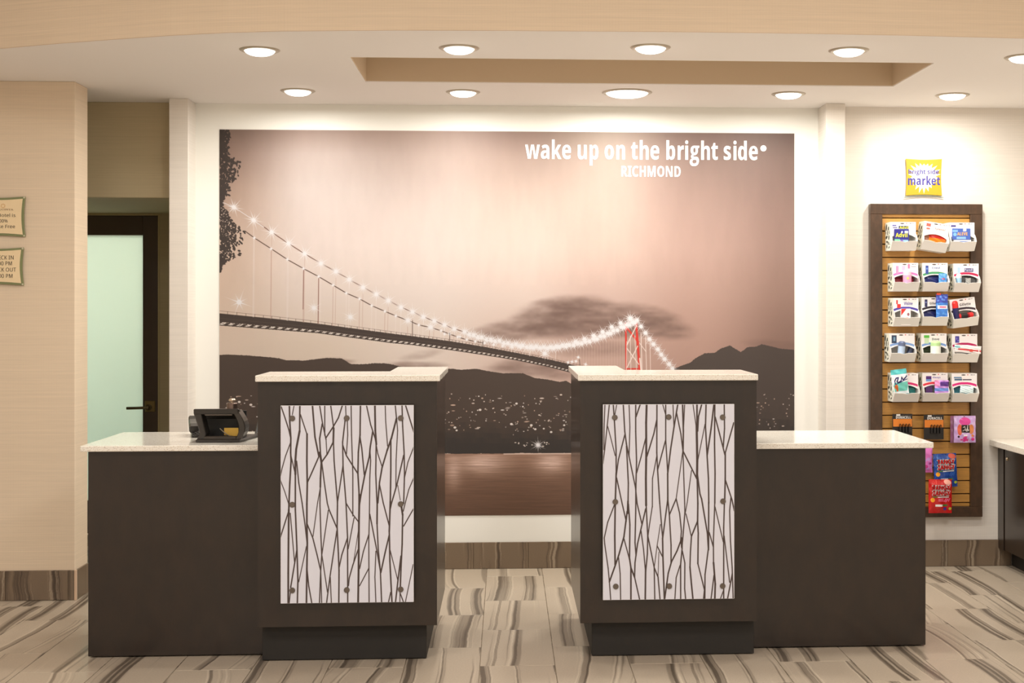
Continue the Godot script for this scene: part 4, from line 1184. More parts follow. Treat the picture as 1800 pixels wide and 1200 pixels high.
func cartons() -> void:
	var parts := carton_meshes()
	var sp := pic(side_print(), 0.6)
	var none := Color(0, 0, 0, 0)
	var navy := rgb(44, 46, 128)
	var F := func(text: String, c: Color, x: float, y: float, w: float, h: float) -> Array: return [text, c, x, y, w, h]
	# x, foot, tilt, label, band, marks, words [text, colour, x, y above the foot, width, height], goods
	var rows := [
		[2.1847, 1.7665, 0.0, "white dispenser carton with yellow on navy lettering, first in the top row", none, [[8, 14, 18, 5, rgb(70, 60, 150)], [10, 24, 20, 4, rgb(60, 56, 120)], [36, 18, 44, 13, rgb(36, 44, 96)]], [F.call("Advil", rgb(232, 226, 60), 0.004, 0.127, 0.05, 0.014)], "tablets_blue"],
		[2.3521, 1.7642, -0.15, "white dispenser carton with red print, hanging askew in the top row", none, [[10, 8, 20, 14, rgb(222, 96, 84)], [12, 28, 16, 8, rgb(226, 110, 96)], [6, 40, 100, 2, rgb(190, 190, 190)], [8, 46, 96, 2, rgb(196, 196, 196)]], [F.call("Tylenol", rgb(226, 116, 100), 0.020, 0.122, 0.06, 0.013)], "pouch_orange"],
		[2.5134, 1.7646, 0.0, "white dispenser carton with sky blue packet print, last in the top row", none, [[8, 12, 22, 8, rgb(60, 56, 130)]], [], "packet_blue"],
		[2.1974, 1.541, 0.0, "white dispenser carton with pink stripe, first in the second row", rgb(236, 120, 186), [[14, 14, 12, 34, rgb(244, 150, 190)], [40, 12, 16, 24, rgb(248, 186, 212)], [66, 6, 10, 20, rgb(226, 120, 160)], [80, 16, 22, 2, rgb(120, 116, 120)]], [], "stick_pink"],
		[2.3632, 1.5411, 0.0, "white dispenser carton with green stripe, middle of the second row", rgb(74, 156, 104), [[14, 12, 13, 38, rgb(58, 78, 156)], [16, 22, 9, 8, rgb(110, 140, 210)]], [F.call("Crest", rgb(70, 110, 168), 0.006, 0.130, 0.045, 0.011)], "tubes_blue"],
		[2.5374, 1.5381, 0.0, "white dispenser carton with crimson stripe, last in the second row", rgb(200, 34, 82), [[18, 18, 12, 28, rgb(178, 206, 232)], [48, 22, 40, 16, rgb(52, 44, 112)]], [F.call("Purell", rgb(220, 224, 240), 0.014, 0.122, 0.044, 0.013)], "bottle_clear"],
		[2.199, 1.3480, 0.0, "white dispenser carton with violet blue stripe, first in the third row", rgb(74, 64, 160), [[14, 10, 7, 18, rgb(214, 60, 60)], [18, 28, 16, 18, rgb(220, 50, 54)]], [F.call("Visine", rgb(70, 70, 160), 0.014, 0.127, 0.048, 0.018)], "carton_red_white"],
		[2.3584, 1.3517, 0.0, "white dispenser carton with black stripe, middle of the third row", rgb(44, 40, 48), [[14, 10, 12, 34, rgb(46, 50, 92)], [16, 20, 8, 6, rgb(120, 130, 190)]], [F.call("Gillette", rgb(36, 30, 32), 0.0, 0.124, 0.052, 0.014)], "tall_pack_blue"],
		[2.5342, 1.3460, 0.13, "white dispenser carton with black stripe and red cans, tilted in the third row", rgb(56, 46, 56), [], [F.call("Gillette", rgb(36, 30, 32), 0.014, 0.124, 0.062, 0.016)], "cans_red"],
		[2.1784, 1.1519, 0.0, "white dispenser carton with pale blue stripe, first in the fourth row", rgb(130, 164, 214), [[10, 8, 22, 36, rgb(48, 66, 92)], [18, 16, 8, 18, rgb(120, 160, 186)]], [], "sticks_grey"],
		[2.3568, 1.1520, 0.0, "white dispenser carton with green capped stick print, middle of the fourth row", rgb(120, 156, 212), [[12, 8, 24, 12, rgb(98, 190, 74)], [14, 20, 20, 26, rgb(206, 226, 190)]], [F.call("Dove", rgb(52, 46, 60), 0.010, 0.126, 0.04, 0.012)], "stick_green"],
		[2.5294, 1.1490, 0.0, "white dispenser carton with magenta stripe and flat sachet, last in the fourth row", rgb(186, 28, 92), [[14, 10, 18, 30, rgb(66, 60, 150)], [18, 16, 6, 10, rgb(120, 110, 200)], [24, 28, 6, 6, rgb(130, 120, 210)]], [], "sachet_red"],
		[2.1974, 0.9321, 0.0, "white dispenser carton holding a teal and white pouch, first in the fifth row", rgb(214, 40, 110), [], [], "pouch_teal"],
		[2.3632, 0.9335, 0.0, "white dispenser carton with red stripe and purple packs, middle of the fifth row", rgb(226, 52, 70), [[16, 14, 24, 14, rgb(84, 40, 120)], [16, 28, 24, 10, rgb(120, 160, 220)]], [F.call("Always", rgb(130, 120, 190), 0.008, 0.132, 0.045, 0.013)], "packs_purple"],
		[2.5278, 0.9309, 0.0, "white dispenser carton with rose stripe and teal sachets, last in the fifth row", rgb(222, 34, 124), [[10, 16, 34, 6, rgb(90, 130, 170)], [12, 24, 34, 8, rgb(70, 100, 130)], [48, 26, 40, 5, rgb(60, 50, 70)]], [], "sachets_teal"],
	]
	for r in rows:
		var t := thing("dispenser_carton", r[3], "carton", Vector3(r[0], r[1], SLAT_Z), "dispenser cartons on the rack")
		obj("carton", parts[0], M.white, t)
		var fl := obj("front_flap", parts[1], pic(front_print(r[4], r[5]), 0.55), t)
		for w in r[6]: word("lettering", w[0], bold, mat(w[1], 0.5), fl, Vector3(w[2], w[3], 0.1015), w[4], w[5], 0.0006)
		obj("side_print", parts[2], sp, t)
		t.rotation.z = r[2]
		hook(r[0], r[1] + 0.152, 0.012, "behind " + (r[3] as String).trim_prefix("white dispenser "))
		goods(r[7], t)

func good(called: String, label: String, cat: String, at: Node3D) -> Node3D:
	var t := thing(called, label, cat, at.position)
	t.rotation = at.rotation
	return t

func label_sheet(parent: Node3D, im: Image, w: float, h: float, at: Vector3, called := "label") -> MeshInstance3D:
	var st := begin()
	quad(st, Vector3(-w / 2, h / 2, 0), Vector3(w / 2, h / 2, 0), Vector3(w / 2, -h / 2, 0), Vector3(-w / 2, -h / 2, 0), Vector3.BACK)
	return obj(called, st.commit(), pic(im, 0.4), parent, at)

func stick(t: Node3D, x: float, y: float, h: float, r: float, body: Color, cap: Color, z := 0.07, lean := 0.0) -> void:
	var xf := Transform3D(Basis(Vector3.BACK, lean).scaled_local(Vector3(1.0, 1.0, 0.6)), Vector3(x, y, z))
	obj("body", lathe([Vector2(0, 0), Vector2(r * 0.94, 0), Vector2(r, 0.003), Vector2(r, h * 0.62), Vector2(0, h * 0.62)], xf, 20), mat(body, 0.35), t)
	obj("cap", lathe([Vector2(r * 0.98, h * 0.62), Vector2(r * 0.98, h * 0.86), Vector2(r * 0.8, h * 0.96), Vector2(r * 0.4, h), Vector2(0, h)], xf, 20), mat(cap, 0.35), t)

func goods(kind: String, c: Node3D) -> void:
	match kind:
		"tablets_blue":
			var t := good("tablet_packet", "navy and green tablet packet with yellow lettering in the first carton", "packet", c)
			var im := blank(80, 76, rgb(44, 42, 132))
			im.fill_rect(Rect2i(6, 52, 70, 22), rgb(150, 190, 214))
			im.fill_rect(Rect2i(0, 48, 30, 20), rgb(120, 196, 154))
			blot(im, 40, 62, 10, 9, rgb(120, 60, 170))
			blot(im, 42, 14, 5, 5, rgb(240, 244, 255))
			im.fill_rect(Rect2i(56, 8, 20, 12), rgb(220, 228, 255))
			im.fill_rect(Rect2i(60, 64, 20, 12), rgb(48, 66, 150))
			obj("body", box(Vector3(-0.052, 0.030, 0.103), Vector3(0.030, 0.118, 0.110), 0.002), mat(rgb(44, 42, 132), 0.4), t)
			label_sheet(t, im, 0.080, 0.086, Vector3(-0.011, 0.074, 0.1104))
			word("lettering", "Advil", bold, mat(rgb(236, 228, 50), 0.4), t, Vector3(-0.012, 0.085, 0.1112), 0.066, 0.024, 0.0006)
		"pouch_orange":
			var t := good("tablet_pouch", "orange and red pouch inside the askew carton", "pouch", c)
			var im := blank(64, 40, rgb(248, 130, 30))
			im.fill_rect(Rect2i(0, 0, 64, 14), rgb(214, 40, 30))
			im.fill_rect(Rect2i(0, 28, 64, 12), rgb(252, 216, 70))
			im.fill_rect(Rect2i(0, 0, 14, 40), rgb(150, 96, 70))
			obj("body", pillow(0.125, 0.075, 0.014), pic(im, 0.3), t, Vector3(0.004, 0.062, 0.085))
		"packet_blue":
			var t := good("tablet_packet", "sky blue tablet packet with orange lettering in the last top carton", "packet", c)
			var im := blank(88, 56, rgb(74, 104, 186))
			im.fill_rect(Rect2i(0, 6, 26, 12), rgb(128, 178, 236))
			blot(im, 12, 30, 9, 9, rgb(130, 186, 240))
			im.fill_rect(Rect2i(20, 42, 46, 12), rgb(140, 186, 236))
			im.fill_rect(Rect2i(52, 0, 16, 14), rgb(238, 242, 252))
			obj("body", box(Vector3(-0.056, 0.062, 0.103), Vector3(0.046, 0.124, 0.110), 0.002), mat(rgb(74, 104, 186), 0.4), t)
			label_sheet(t, im, 0.100, 0.060, Vector3(-0.005, 0.093, 0.1104))
			word("lettering", "ALEVE", bold, mat(rgb(250, 186, 110), 0.4), t, Vector3(0.0, 0.094, 0.1112), 0.058, 0.017, 0.0006)
			obj("flap", box(Vector3(-0.048, 0.044, 0.100), Vector3(0.050, 0.062, 0.108), 0.001), mat(rgb(236, 240, 248), 0.4), t)
			obj("stripe", box(Vector3(-0.045, 0.050, 0.108), Vector3(0.046, 0.0535, 0.1088)), mat(rgb(78, 110, 186), 0.4), t)
		"stick_pink":
			var t := good("deodorant_stick", "pink deodorant stick in the pink striped carton", "deodorant", c)
			stick(t, 0.005, 0.042, 0.076, 0.024, rgb(246, 168, 204), rgb(252, 214, 230), 0.117)
			blot_label(t, rgb(250, 220, 120), Vector3(0.004, 0.072, 0.1316), 0.007)
			var p := good("lotion_pouch", "crimson pouch lying behind the pink stick", "pouch", c)
			obj("body", pillow(0.125, 0.07, 0.014, 2.0), mat(rgb(168, 50, 66), 0.4), p, Vector3(0.0, 0.045, 0.045))
		"tubes_blue":
			var t := good("toothpaste_tube", "navy toothpaste tube lying in the green striped carton", "toothpaste", c)
			obj("body", pillow(0.118, 0.052, 0.024, 1.0), mat(rgb(38, 50, 118), 0.3), t, Vector3(-0.008, 0.062, 0.078))
			var p := good("toothbrush_bag", "light blue and red travel pack beside the toothpaste tube", "pack", c)
			obj("body", pillow(0.046, 0.075, 0.016, 2.0), mat(rgb(96, 160, 226), 0.3), p, Vector3(0.043, 0.062, 0.102))
			obj("seal", box(Vector3(0.034, 0.064, 0.110), Vector3(0.050, 0.072, 0.1125), 0.001), mat(rgb(212, 60, 72), 0.4), p)
		"bottle_clear":
			var t := good("sanitiser_bottle", "small clear blue bottle with white cap in the crimson striped carton", "bottle", c)
			stick(t, -0.044, 0.040, 0.060, 0.016, rgb(170, 210, 240), rgb(240, 242, 246), 0.112)
			var p := good("sanitiser_pouch", "dark grey pouch in the crimson striped carton", "pouch", c)
			obj("body", pillow(0.085, 0.06, 0.02, 1.5), mat(rgb(98, 98, 98), 0.35), p, Vector3(0.022, 0.058, 0.075))
			obj("seal", pillow(0.03, 0.035, 0.01), mat(rgb(200, 200, 196), 0.3), p, Vector3(0.016, 0.060, 0.088))
		"carton_red_white":
			var t := good("drops_box", "small white and red box in the violet striped carton", "box", c)
			obj("body", box(Vector3(-0.028, 0.006, 0.085), Vector3(0.026, 0.098, 0.108), 0.001), mat(rgb(244, 238, 234), 0.45), t)
			var im := blank(48, 64, rgb(244, 238, 234))
			for y in 26: im.fill_rect(Rect2i(0, y, maxi(0, 26 - y), 1), rgb(216, 50, 46))
			blot(im, 36, 22, 6, 6, rgb(150, 96, 110))
			im.fill_rect(Rect2i(10, 34, 28, 3), rgb(226, 140, 130))
			label_sheet(t, im, 0.053, 0.091, Vector3(-0.001, 0.052, 0.1084))
		"tall_pack_blue":
			var t := good("razor_pack", "tall bright blue razor pack standing out of the carton", "razor pack", c)
			var im := blank(64, 128, rgb(66, 130, 214))
			for i in 26: blot(im, rng.randf() * 64, rng.randf() * 128, rng.randf_range(3, 9), rng.randf_range(2, 4), rgb(120, 180, 240), 0.6, rng.randf() * 3.0)
			im.fill_rect(Rect2i(0, 0, 64, 44), rgb(58, 74, 170))
			im.fill_rect(Rect2i(6, 58, 56, 18), rgb(244, 240, 246))
			im.fill_rect(Rect2i(16, 64, 38, 6), rgb(214, 70, 120))
			for i in 10: blot(im, rng.randf() * 64, rng.randf() * 42, rng.randf_range(3, 8), rng.randf_range(2, 5), rgb(110, 160, 236), 0.7)
			obj("body", pillow(0.066, 0.135, 0.016, 0.4), pic(im, 0.3), t, Vector3(0.040, 0.106, 0.112))
			obj("header", box(Vector3(0.010, 0.168, 0.108), Vector3(0.034, 0.180, 0.115), 0.002), mat(rgb(222, 78, 52), 0.4), t)
			var p := good("razor_pouch", "navy pouch behind the tall blue razor pack", "pouch", c)
			obj("body", pillow(0.110, 0.062, 0.016), mat(rgb(40, 48, 108), 0.35), p, Vector3(-0.014, 0.060, 0.075))
		"cans_red":
			var t := good("shaving_can", "upright shaving can with red cap in the tilted carton", "can", c)
			stick(t, -0.046, 0.044, 0.106, 0.017, rgb(36, 34, 84), rgb(226, 44, 38), 0.1125)
			var p := good("shaving_can", "lying shaving can with red ends in the tilted carton", "can", c)
			var xf := Transform3D(Basis(Vector3.BACK, PI / 2), Vector3(0.046, 0.062, 0.105))
			obj("body", lathe([Vector2(0, 0.02), Vector2(0.014, 0.02), Vector2(0.014, 0.068), Vector2(0, 0.068)], xf, 20), mat(rgb(36, 28, 30), 0.35), p)
			obj("cap", lathe([Vector2(0, -0.006), Vector2(0.010, -0.004), Vector2(0.014, 0.002), Vector2(0.014, 0.03), Vector2(0.0, 0.03)], xf, 20), mat(rgb(228, 40, 40), 0.35), p)
			obj("cap", lathe([Vector2(0.014, 0.066), Vector2(0.014, 0.084), Vector2(0.008, 0.09), Vector2(0, 0.09)], xf, 20), mat(rgb(228, 40, 40), 0.35), p)
		"sticks_grey":
			var t := good("deodorant_stick", "grey blue deodorant stick in the pale blue striped carton", "deodorant", c)
			stick(t, -0.010, 0.042, 0.074, 0.020, rgb(186, 206, 232), rgb(96, 108, 140), 0.1145, -0.1)
			var p := good("deodorant_stick", "dark slate deodorant stick leaning in the pale blue striped carton", "deodorant", c)
			stick(p, 0.030, 0.004, 0.09, 0.017, rgb(70, 82, 108), rgb(54, 60, 84), 0.085, -0.35)
		"stick_green":
			var t := good("deodorant_stick", "white deodorant stick with light green cap", "deodorant", c)
			stick(t, 0.004, 0.044, 0.072, 0.029, rgb(244, 248, 240), rgb(190, 226, 160), 0.1195)
			var p := good("soap_pouch", "dark green pouch behind the green capped stick", "pouch", c)
			obj("body", pillow(0.12, 0.06, 0.014), mat(rgb(78, 92, 62), 0.5), p, Vector3(0, 0.055, 0.05))
		"sachet_red":
			var t := good("wipes_sachet", "flat white sachet with red streak lying across the carton", "sachet", c)
			var im := blank(96, 28, rgb(246, 238, 236))
			stroke(im, Vector2(14, 16), Vector2(94, 18), 5.0, rgb(206, 40, 50))
			blot(im, 10, 8, 10, 5, rgb(120, 190, 200), 0.8)
			blot(im, 60, 18, 8, 5, rgb(230, 80, 70))
			var b := obj("body", pillow(0.150, 0.042, 0.010), pic(im, 0.4), t, Vector3(0.010, 0.074, 0.122))
			b.rotation.z = -0.08
		"pouch_teal":
			var t := good("snack_pouch", "teal and white pouch with navy script leaning from the fifth row carton", "pouch", c)
			var im := blank(96, 128, rgb(246, 246, 250))
			im.fill_rect(Rect2i(0, 0, 96, 26), rgb(92, 196, 196))
			for y in range(66, 112): im.fill_rect(Rect2i(maxi(0, 10 - (y - 66) / 4), y + 0, 90, 1), rgb(108, 196, 182))
			path(im, [18, 74, 16, 58, 26, 44, 40, 42, 30, 62, 38, 68, 56, 58, 62, 42, 70, 58, 84, 46, 94, 38], 1.0, Vector2.ZERO, 6.5, rgb(34, 34, 92))
			path(im, [20, 76, 50, 66, 94, 54], 1.0, Vector2.ZERO, 4.0, rgb(34, 34, 92))
			blot(im, 22, 88, 11, 12, rgb(206, 100, 46))
			blot(im, 26, 102, 7, 12, rgb(190, 90, 40))
			im.fill_rect(Rect2i(0, 112, 96, 16), rgb(232, 240, 244))
			var b := obj("body", pillow(0.088, 0.138, 0.014, 0.8), pic(im, 0.35), t, Vector3(-0.036, 0.112, 0.114))
			b.rotation.z = 0.12
			var p := good("tissue_pouch", "dark teal pouch inside the carton behind the white pouch", "pouch", c)
			obj("body", pillow(0.085, 0.05, 0.014), mat(rgb(40, 120, 116), 0.35), p, Vector3(0.020, 0.062, 0.078))
		"packs_purple":
			var t := good("sachet_pack", "pink and lilac pack propped in front of the fifth row middle carton", "pack", c)
			var im := blank(64, 64, rgb(206, 150, 222))
			im.fill_rect(Rect2i(0, 34, 64, 14), rgb(112, 150, 220))
			im.fill_rect(Rect2i(24, 6, 40, 20), rgb(86, 42, 130))
			im.fill_rect(Rect2i(0, 0, 22, 26), rgb(240, 150, 200))
			obj("body", pillow(0.078, 0.080, 0.012, 0.6), pic(im, 0.35), t, Vector3(0.032, 0.078, 0.116))
			var p := good("sachet_pack", "dark plum pack inside the fifth row middle carton", "pack", c)
			var im2 := blank(32, 32, rgb(92, 44, 120))
			for x in range(0, 32, 6): im2.fill_rect(Rect2i(x, 0, 2, 32), rgb(54, 40, 60))
			obj("body", box(Vector3(-0.052, 0.010, 0.080), Vector3(-0.012, 0.084, 0.098), 0.002), mat(rgb(70, 44, 84), 0.4), p)
			label_sheet(p, im2, 0.039, 0.072, Vector3(-0.032, 0.047, 0.0984))
		"sachets_teal":
			var t := good("sachet", "white and pale teal folded sachet in the rose striped carton", "sachet", c)
			var b := obj("body", pillow(0.075, 0.040, 0.012, 0.3), mat(rgb(226, 244, 246), 0.4), t, Vector3(0.010, 0.068, 0.112))
			b.rotation.z = -0.1
			var p := good("sachet", "deep teal sachet beneath the folded white one", "sachet", c)
			obj("body", pillow(0.125, 0.06, 0.014, 1.2), mat(rgb(58, 124, 138), 0.4), p, Vector3(0, 0.055, 0.072))

func blot_label(t: Node3D, c: Color, at: Vector3, r: float) -> void:
	obj("emblem", lathe([Vector2(0, 0), Vector2(r, 0), Vector2(r, 0.0006), Vector2(0, 0.0006)], Transform3D(Basis(Vector3.RIGHT, PI / 2), at), 16), mat(c, 0.4), t)

func hanging_goods() -> void:
	# two battery cards
	for q in [[2.1949, 0.7560, "black and orange battery card hanging at the left under the cartons"], [2.3720, 0.7500, "black and orange battery card hanging in the middle under the cartons"]]:
		var t := thing("battery_pack", q[2], "batteries", Vector3(q[0], q[1], SLAT_Z), "hanging battery cards")
		obj("card", box(Vector3(-0.056, -0.03, 0.050), Vector3(0.056, 0.106, 0.0514)), mat(rgb(34, 30, 28), 0.4), t)
		obj("band", box(Vector3(-0.052, 0.036, 0.0514), Vector3(0.054, 0.078, 0.0526)), mat(rgb(226, 130, 44), 0.4), t)
		var cells := ["battery", "battery", "battery", "battery"]
		for i in 4:
			var b := obj(cells[i], lathe([Vector2(0, -0.026), Vector2(0.0065, -0.026), Vector2(0.0068, -0.025), Vector2(0.0068, 0.018), Vector2(0.0028, 0.020), Vector2(0.0028, 0.022), Vector2(0, 0.022)], Transform3D.IDENTITY, 16), mat(rgb(52, 50, 50), 0.25, 0.5), t, Vector3(-0.014 + i * 0.017, 0.03, 0.0582))
			obj("terminal_cap", lathe([Vector2(0.007, 0.006), Vector2(0.007, 0.018), Vector2(0.0, 0.0186)], Transform3D.IDENTITY, 16), mat(rgb(150, 96, 52), 0.25, 0.8), b)
		word("lettering", "DURACELL", bold, mat(rgb(240, 236, 232), 0.4), t, Vector3(0.006, 0.087, 0.0519), 0.084, 0.014, 0.0006)
		obj("price_flash", box(Vector3(-0.034, 0.096, 0.0514), Vector3(-0.012, 0.104, 0.0522)), mat(rgb(240, 236, 232), 0.5), t)
		hook(q[0], q[1] + 0.101, 0.045, "holding the %s battery card" % ("left" if q[0] < 2.3 else "middle"))
	# the lilac sweets bag
	var im := blank(128, 144, rgb(206, 170, 226))
	for i in 30: blot(im, rng.randf() * 128, rng.randf() * 144, rng.randf_range(5, 16), rng.randf_range(3, 7), rgb(232, 208, 240), 0.5, rng.randf() * 3)
	blot(im, 62, 30, 34, 22, rgb(226, 60, 150), 0.9)
	blot(im, 30, 74, 14, 30, rgb(230, 96, 60), 0.9)
	blot(im, 100, 72, 16, 26, rgb(226, 132, 60), 0.9)
	for i in 10: blot(im, 24 + rng.randf() * 90, 100 + rng.randf() * 36, rng.randf_range(5, 11), rng.randf_range(4, 9), rgb(226, 56, 140), 0.9)
	blot(im, 24, 112, 6, 6, rgb(60, 30, 50))
	blot(im, 108, 106, 7, 7, rgb(236, 140, 60))
	im.fill_rect(Rect2i(40, 48, 50, 42), rgb(34, 26, 26))
	path(im, [50, 62, 58, 56, 62, 70, 70, 76, 78, 50, 74, 76, 84, 72], 1.0, Vector2.ZERO, 3.0, rgb(244, 236, 230))
	path(im, [50, 80, 60, 74, 70, 82, 84, 78], 1.0, Vector2.ZERO, 3.0, rgb(244, 236, 230))
	im.fill_rect(Rect2i(54, 100, 20, 9), rgb(250, 240, 244))
	var lilac := thing("sweets_bag", "lilac sweets bag with pink flowers and black square, front of the pair", "sweets", Vector3(2.538, 0.778, SLAT_Z + 0.078))
	obj("bag", pillow(0.122, 0.148, 0.026, 0.5), pic(im, 0.22), lilac)
	var lb := thing("sweets_bag", "lilac sweets bag mostly hidden behind the flowered one", "sweets", Vector3(2.530, 0.774, SLAT_Z + 0.042))
	obj("bag", pillow(0.122, 0.150, 0.03, 1.9), mat(rgb(150, 96, 130), 0.25), lb)
	hook(2.532, 0.848, 0.085, "holding the two lilac sweets bags")
	# pink bag mostly behind the right desk
	var pk := thing("sweets_bag", "pink bag whose edge shows beside the right desk", "sweets", Vector3(2.312, 0.606, SLAT_Z + 0.05))
	var pim := blank(64, 72, rgb(226, 122, 200))
	for i in 12: blot(pim, 30 + rng.randf() * 34, rng.randf() * 72, rng.randf_range(3, 8), rng.randf_range(3, 6), [rgb(190, 140, 216), rgb(186, 50, 130), rgb(206, 160, 230)][rng.randi() % 3], 0.9)
	obj("bag", pillow(0.105, 0.140, 0.03, 0.2), pic(pim, 0.25), pk)
	hook(2.312, 0.668, 0.05, "holding the pink bag beside the right desk")
	tangy("blue zesty sweets bag with red lettering, behind the red one", 2.434, 0.549, 0.060, rgb(36, 70, 146), rgb(104, 160, 222), rgb(50, 92, 178), 0.05)
	tangy("red sweets bag with white outlined lettering, lowest on the rack", 2.3905, 0.4118, 0.105, rgb(196, 28, 30), rgb(226, 96, 84), rgb(232, 120, 160), 0.0)

func tangy(label: String, x: float, y: float, z: float, base: Color, streak: Color, chew: Color, tilt: float) -> void:
	var t := thing("sweets_bag", label, "sweets", Vector3(x, y, SLAT_Z + z))
	t.rotation.z = tilt
	var im := blank(128, 184, base)
	for i in 40:
		var p := Vector2(rng.randf() * 128, rng.randf() * 60)
		stroke(im, p, p + Vector2(rng.randf_range(-14, 14), rng.randf_range(16, 40)), rng.randf_range(1, 5), streak, 0.4)
	for i in 24:
		var p := Vector2(rng.randf() * 128, 60 + rng.randf() * 110)
		stroke(im, p, p + Vector2(rng.randf_range(-10, 10), rng.randf_range(10, 30)), rng.randf_range(1, 3), streak, 0.3)
	blot(im, 104, 16, 22, 14, rgb(226, 90, 60) if base.b > base.r else rgb(244, 190, 170), 0.9, 0.3)
	blot(im, 20, 112, 12, 12, rgb(246, 166, 40))
	for q in [[52, 108, 78, 106], [52, 116, 78, 116], [84, 120, 96, 104], [92, 122, 106, 106], [108, 118, 116, 104]]: stroke(im, Vector2(q[0], q[1]), Vector2(q[2], q[3]), 5.0, chew)
	im.fill_rect(Rect2i(20, 93, 24, 5), rgb(84, 150, 60))
	im.fill_rect(Rect2i(46, 93, 64, 6), rgb(240, 238, 236))
	im.fill_rect(Rect2i(34, 136, 40, 12), rgb(240, 238, 236))
	im.fill_rect(Rect2i(76, 136, 26, 10), rgb(70, 120, 56))
	blot(im, 88, 160, 10, 9, rgb(80, 60, 150))
	blot(im, 118, 160, 8, 8, rgb(190, 206, 70))
	obj("bag", pillow(0.130, 0.186, 0.024, 21.9), pic(im, 0.22), t)
	var white := mat(rgb(248, 244, 240), 0.4)
	var red := mat(rgb(206, 30, 34), 0.4)
	for q in [["TANGY", 0.049], ["ZANGY", 0.019]]:
		for d in [[-0.0024, 0.0022], [0.0024, 0.0022], [0.0024, -0.0022], [-0.0024, -0.0022], [0.0, 0.0024], [0.0, -0.0024]]:
			word("lettering_outline", q[0], bold, white, t, Vector3(d[0], q[1] + d[1], 0.0205), 0.096, 0.0250, 0.0010)
		word("lettering", q[0], bold, red, t, Vector3(0, q[1], 0.0222), 0.096, 0.0235, 0.0010)
	hook(x, y + 0.086, z, "holding the %s sweets bag" % label.get_slice(" ", 0))

# ---------------------------------------------------------------- signs
func pinched(w: float, h: float, dip: float, skew := 0.0) -> Array:
	# a square whose sides bow inwards
	var p := []
	var n := 10
	for i in n: p.append(Vector2(lerpf(-w / 2, w / 2, float(i) / n), h / 2 - dip * sin(PI * i / n)))
	for i in n: p.append(Vector2(w / 2 - dip * sin(PI * i / n), lerpf(h / 2, -h / 2, float(i) / n)))
	for i in n: p.append(Vector2(lerpf(w / 2, -w / 2, float(i) / n), -h / 2 + dip * sin(PI * i / n)))
	for i in n: p.append(Vector2(-w / 2 + dip * sin(PI * i / n), lerpf(-h / 2, h / 2, float(i) / n)))
	return p

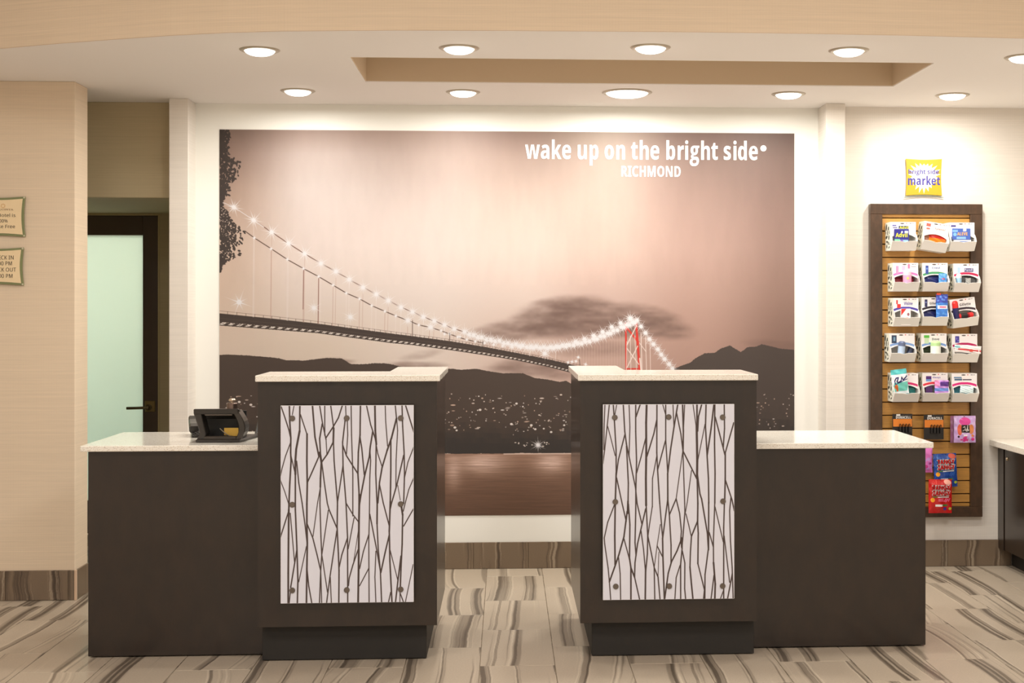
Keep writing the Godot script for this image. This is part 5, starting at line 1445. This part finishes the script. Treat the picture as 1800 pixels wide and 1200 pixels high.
func wall_signs() -> void:
	var t := thing("market_sign", "yellow pillow-shaped sign with white starburst above the display rack", "sign", Vector3(2.337, 2.182, RIGHT_Z))
	obj("plate", prism(pinched(0.206, 0.206, 0.005), 0.006, 0.012, 2, 0.001), mat(rgb(198, 158, 30), 0.5), t)
	var burst := PackedVector2Array()
	var rays := 22
	for i in rays * 2:
		var a := TAU * i / (rays * 2)
		var r := 0.058 if i % 2 == 0 else 0.080 + 0.012 * sin(i * 2.7)
		burst.append(Vector2(cos(a) * r * 1.12, sin(a) * r * 1.06 + 0.004))
	obj("starburst", prism(Array(burst), 0.012, 0.0128, 2), mat(rgb(248, 240, 206), 0.5), t)
	var ink := mat(rgb(62, 56, 150), 0.5)
	word("lettering", "bright side", bold, ink, t, Vector3(-0.002, 0.027, 0.0133), 0.172, 0.036, 0.0008)
	word("lettering", "market", bold, ink, t, Vector3(0.0, -0.018, 0.0133), 0.182, 0.052, 0.0008)
	var base := []
	for i in 13:
		var u := -1.0 + i / 6.0
		base.append(Vector3(0.112 * u, -0.113 + 0.010 * (1.0 - u * u), 0.010))
	obj("glass_edge", tube(base, 0.0022, 8), mat(rgb(140, 150, 132), 0.2), t)
	# two small glass plaques on the pier, cut by the picture's edge
	for q in [["small bowed glass plaque about smoking, upper one on the pier", -2.508, 1.901, 0.200, 0], ["small bowed glass plaque with arrival times, lower one on the pier", -2.516, 1.655, 0.188, 1]]:
		var s := thing("glass_plaque", q[0], "sign", Vector3(q[1], q[2], PIER_Z), "glass plaques on the pier")
		var edge := mat(rgb(122, 128, 84), 0.15)
		obj("glass_back", prism(pinched(0.262, q[3], 0.007), 0.010, 0.016, 2, 0.001), edge, s)
		obj("face", prism(pinched(0.238, q[3] - 0.022, 0.007), 0.016, 0.018, 2, 0.0005), mat(rgb(238, 214, 172), 0.35), s)
		for c in [[-1, -1], [1, -1], [1, 1], [-1, 1]]:
			obj("standoff", lathe([Vector2(0.004, 0), Vector2(0.004, 0.017), Vector2(0.005, 0.018), Vector2(0.0, 0.020)], Transform3D(Basis(Vector3.RIGHT, PI / 2), Vector3(c[0] * 0.1255, c[1] * (q[3] / 2 - 0.0055), 0)), 12), mat(rgb(200, 196, 170), 0.3, 0.5), s)
		var dark := mat(rgb(62, 50, 34), 0.5)
		if q[4] == 0:
			var sun := begin()
			for i in 10:
				var a := TAU * i / 10
				add_tube(sun, [Vector3(cos(a) * 0.007, sin(a) * 0.007 + 0.053, 0.0186), Vector3(cos(a) * 0.011, sin(a) * 0.011 + 0.053, 0.0186)], 0.0012, 6)
			obj("sun_emblem", sun.commit(), mat(rgb(206, 150, 60), 0.5), s, Vector3(0.024, 0, 0))
			word("lettering", "LA QUINTA", serif, mat(rgb(120, 92, 50), 0.5), s, Vector3(0.024, 0.034, 0.0185), 0.100, 0.010, 0.0006)
			word("lettering", "This Hotel is", regular, dark, s, Vector3(0.014, 0.007, 0.0185), 0.140, 0.0175, 0.0006)
			word("lettering", "100%", regular, dark, s, Vector3(0.020, -0.021, 0.0185), 0.052, 0.0165, 0.0006)
			word("lettering", "Smoke Free", regular, dark, s, Vector3(0.016, -0.048, 0.0185), 0.132, 0.0175, 0.0006)
		else:
			word("lettering", "CHECK IN", regular, dark, s, Vector3(0.030, 0.044, 0.0185), 0.106, 0.0195, 0.0006)
			word("lettering", "3:00 PM", regular, dark, s, Vector3(0.032, 0.015, 0.0185), 0.086, 0.0195, 0.0006)
			word("lettering", "CHECK OUT", regular, dark, s, Vector3(0.028, -0.016, 0.0185), 0.134, 0.0195, 0.0006)
			word("lettering", "12:00 PM", regular, dark, s, Vector3(0.028, -0.047, 0.0185), 0.100, 0.0195, 0.0006)

# ---------------------------------------------------------------- the cabinet at the right edge
func side_cabinet() -> void:
	var t := thing("low_cabinet", "low dark wood cabinet along the right wall at the picture's edge", "cabinet", Vector3.ZERO)
	obj("body", box(Vector3(2.785, 0.10, -7.446), Vector3(3.415, 0.678, -5.4), 0.0015), M.wood, t)
	obj("toe_kick", box(Vector3(2.84, 0.003, -7.44), Vector3(3.415, 0.10, -5.4)), M.dark, t)
	obj("end_stile", box(Vector3(2.762, 0.10, -7.446), Vector3(2.785, 0.678, -7.36), 0.0015), M.wood, t)
	for i in 3:
		var z1 := -7.352 + i * 0.652
		var d := obj("cabinet_door", box(Vector3(2.766, 0.104, z1), Vector3(2.784, 0.672, z1 + 0.645), 0.0015), M.wood, t)
		var lk := obj("lock", lathe([Vector2(0.010, 0), Vector2(0.010, 0.006), Vector2(0.007, 0.009), Vector2(0, 0.009)], Transform3D(Basis(Vector3.BACK, PI / 2), Vector3(2.766, 0.616, z1 + 0.045)), 18), mat(rgb(220, 200, 170), 0.2, 0.9), d)
		lk.set_meta("label", "bright round lock")
	var o := obj("cabinet_countertop", prism([Vector2(2.735, -7.447), Vector2(3.417, -7.447), Vector2(3.417, -5.35), Vector2(2.708, -5.35), Vector2(2.708, -7.425)], 0.6785, 0.713, 1, 0.003), M.quartz)
	tag(o, "pale stone top on the low cabinet beside the display rack", "countertop", "quartz countertops")
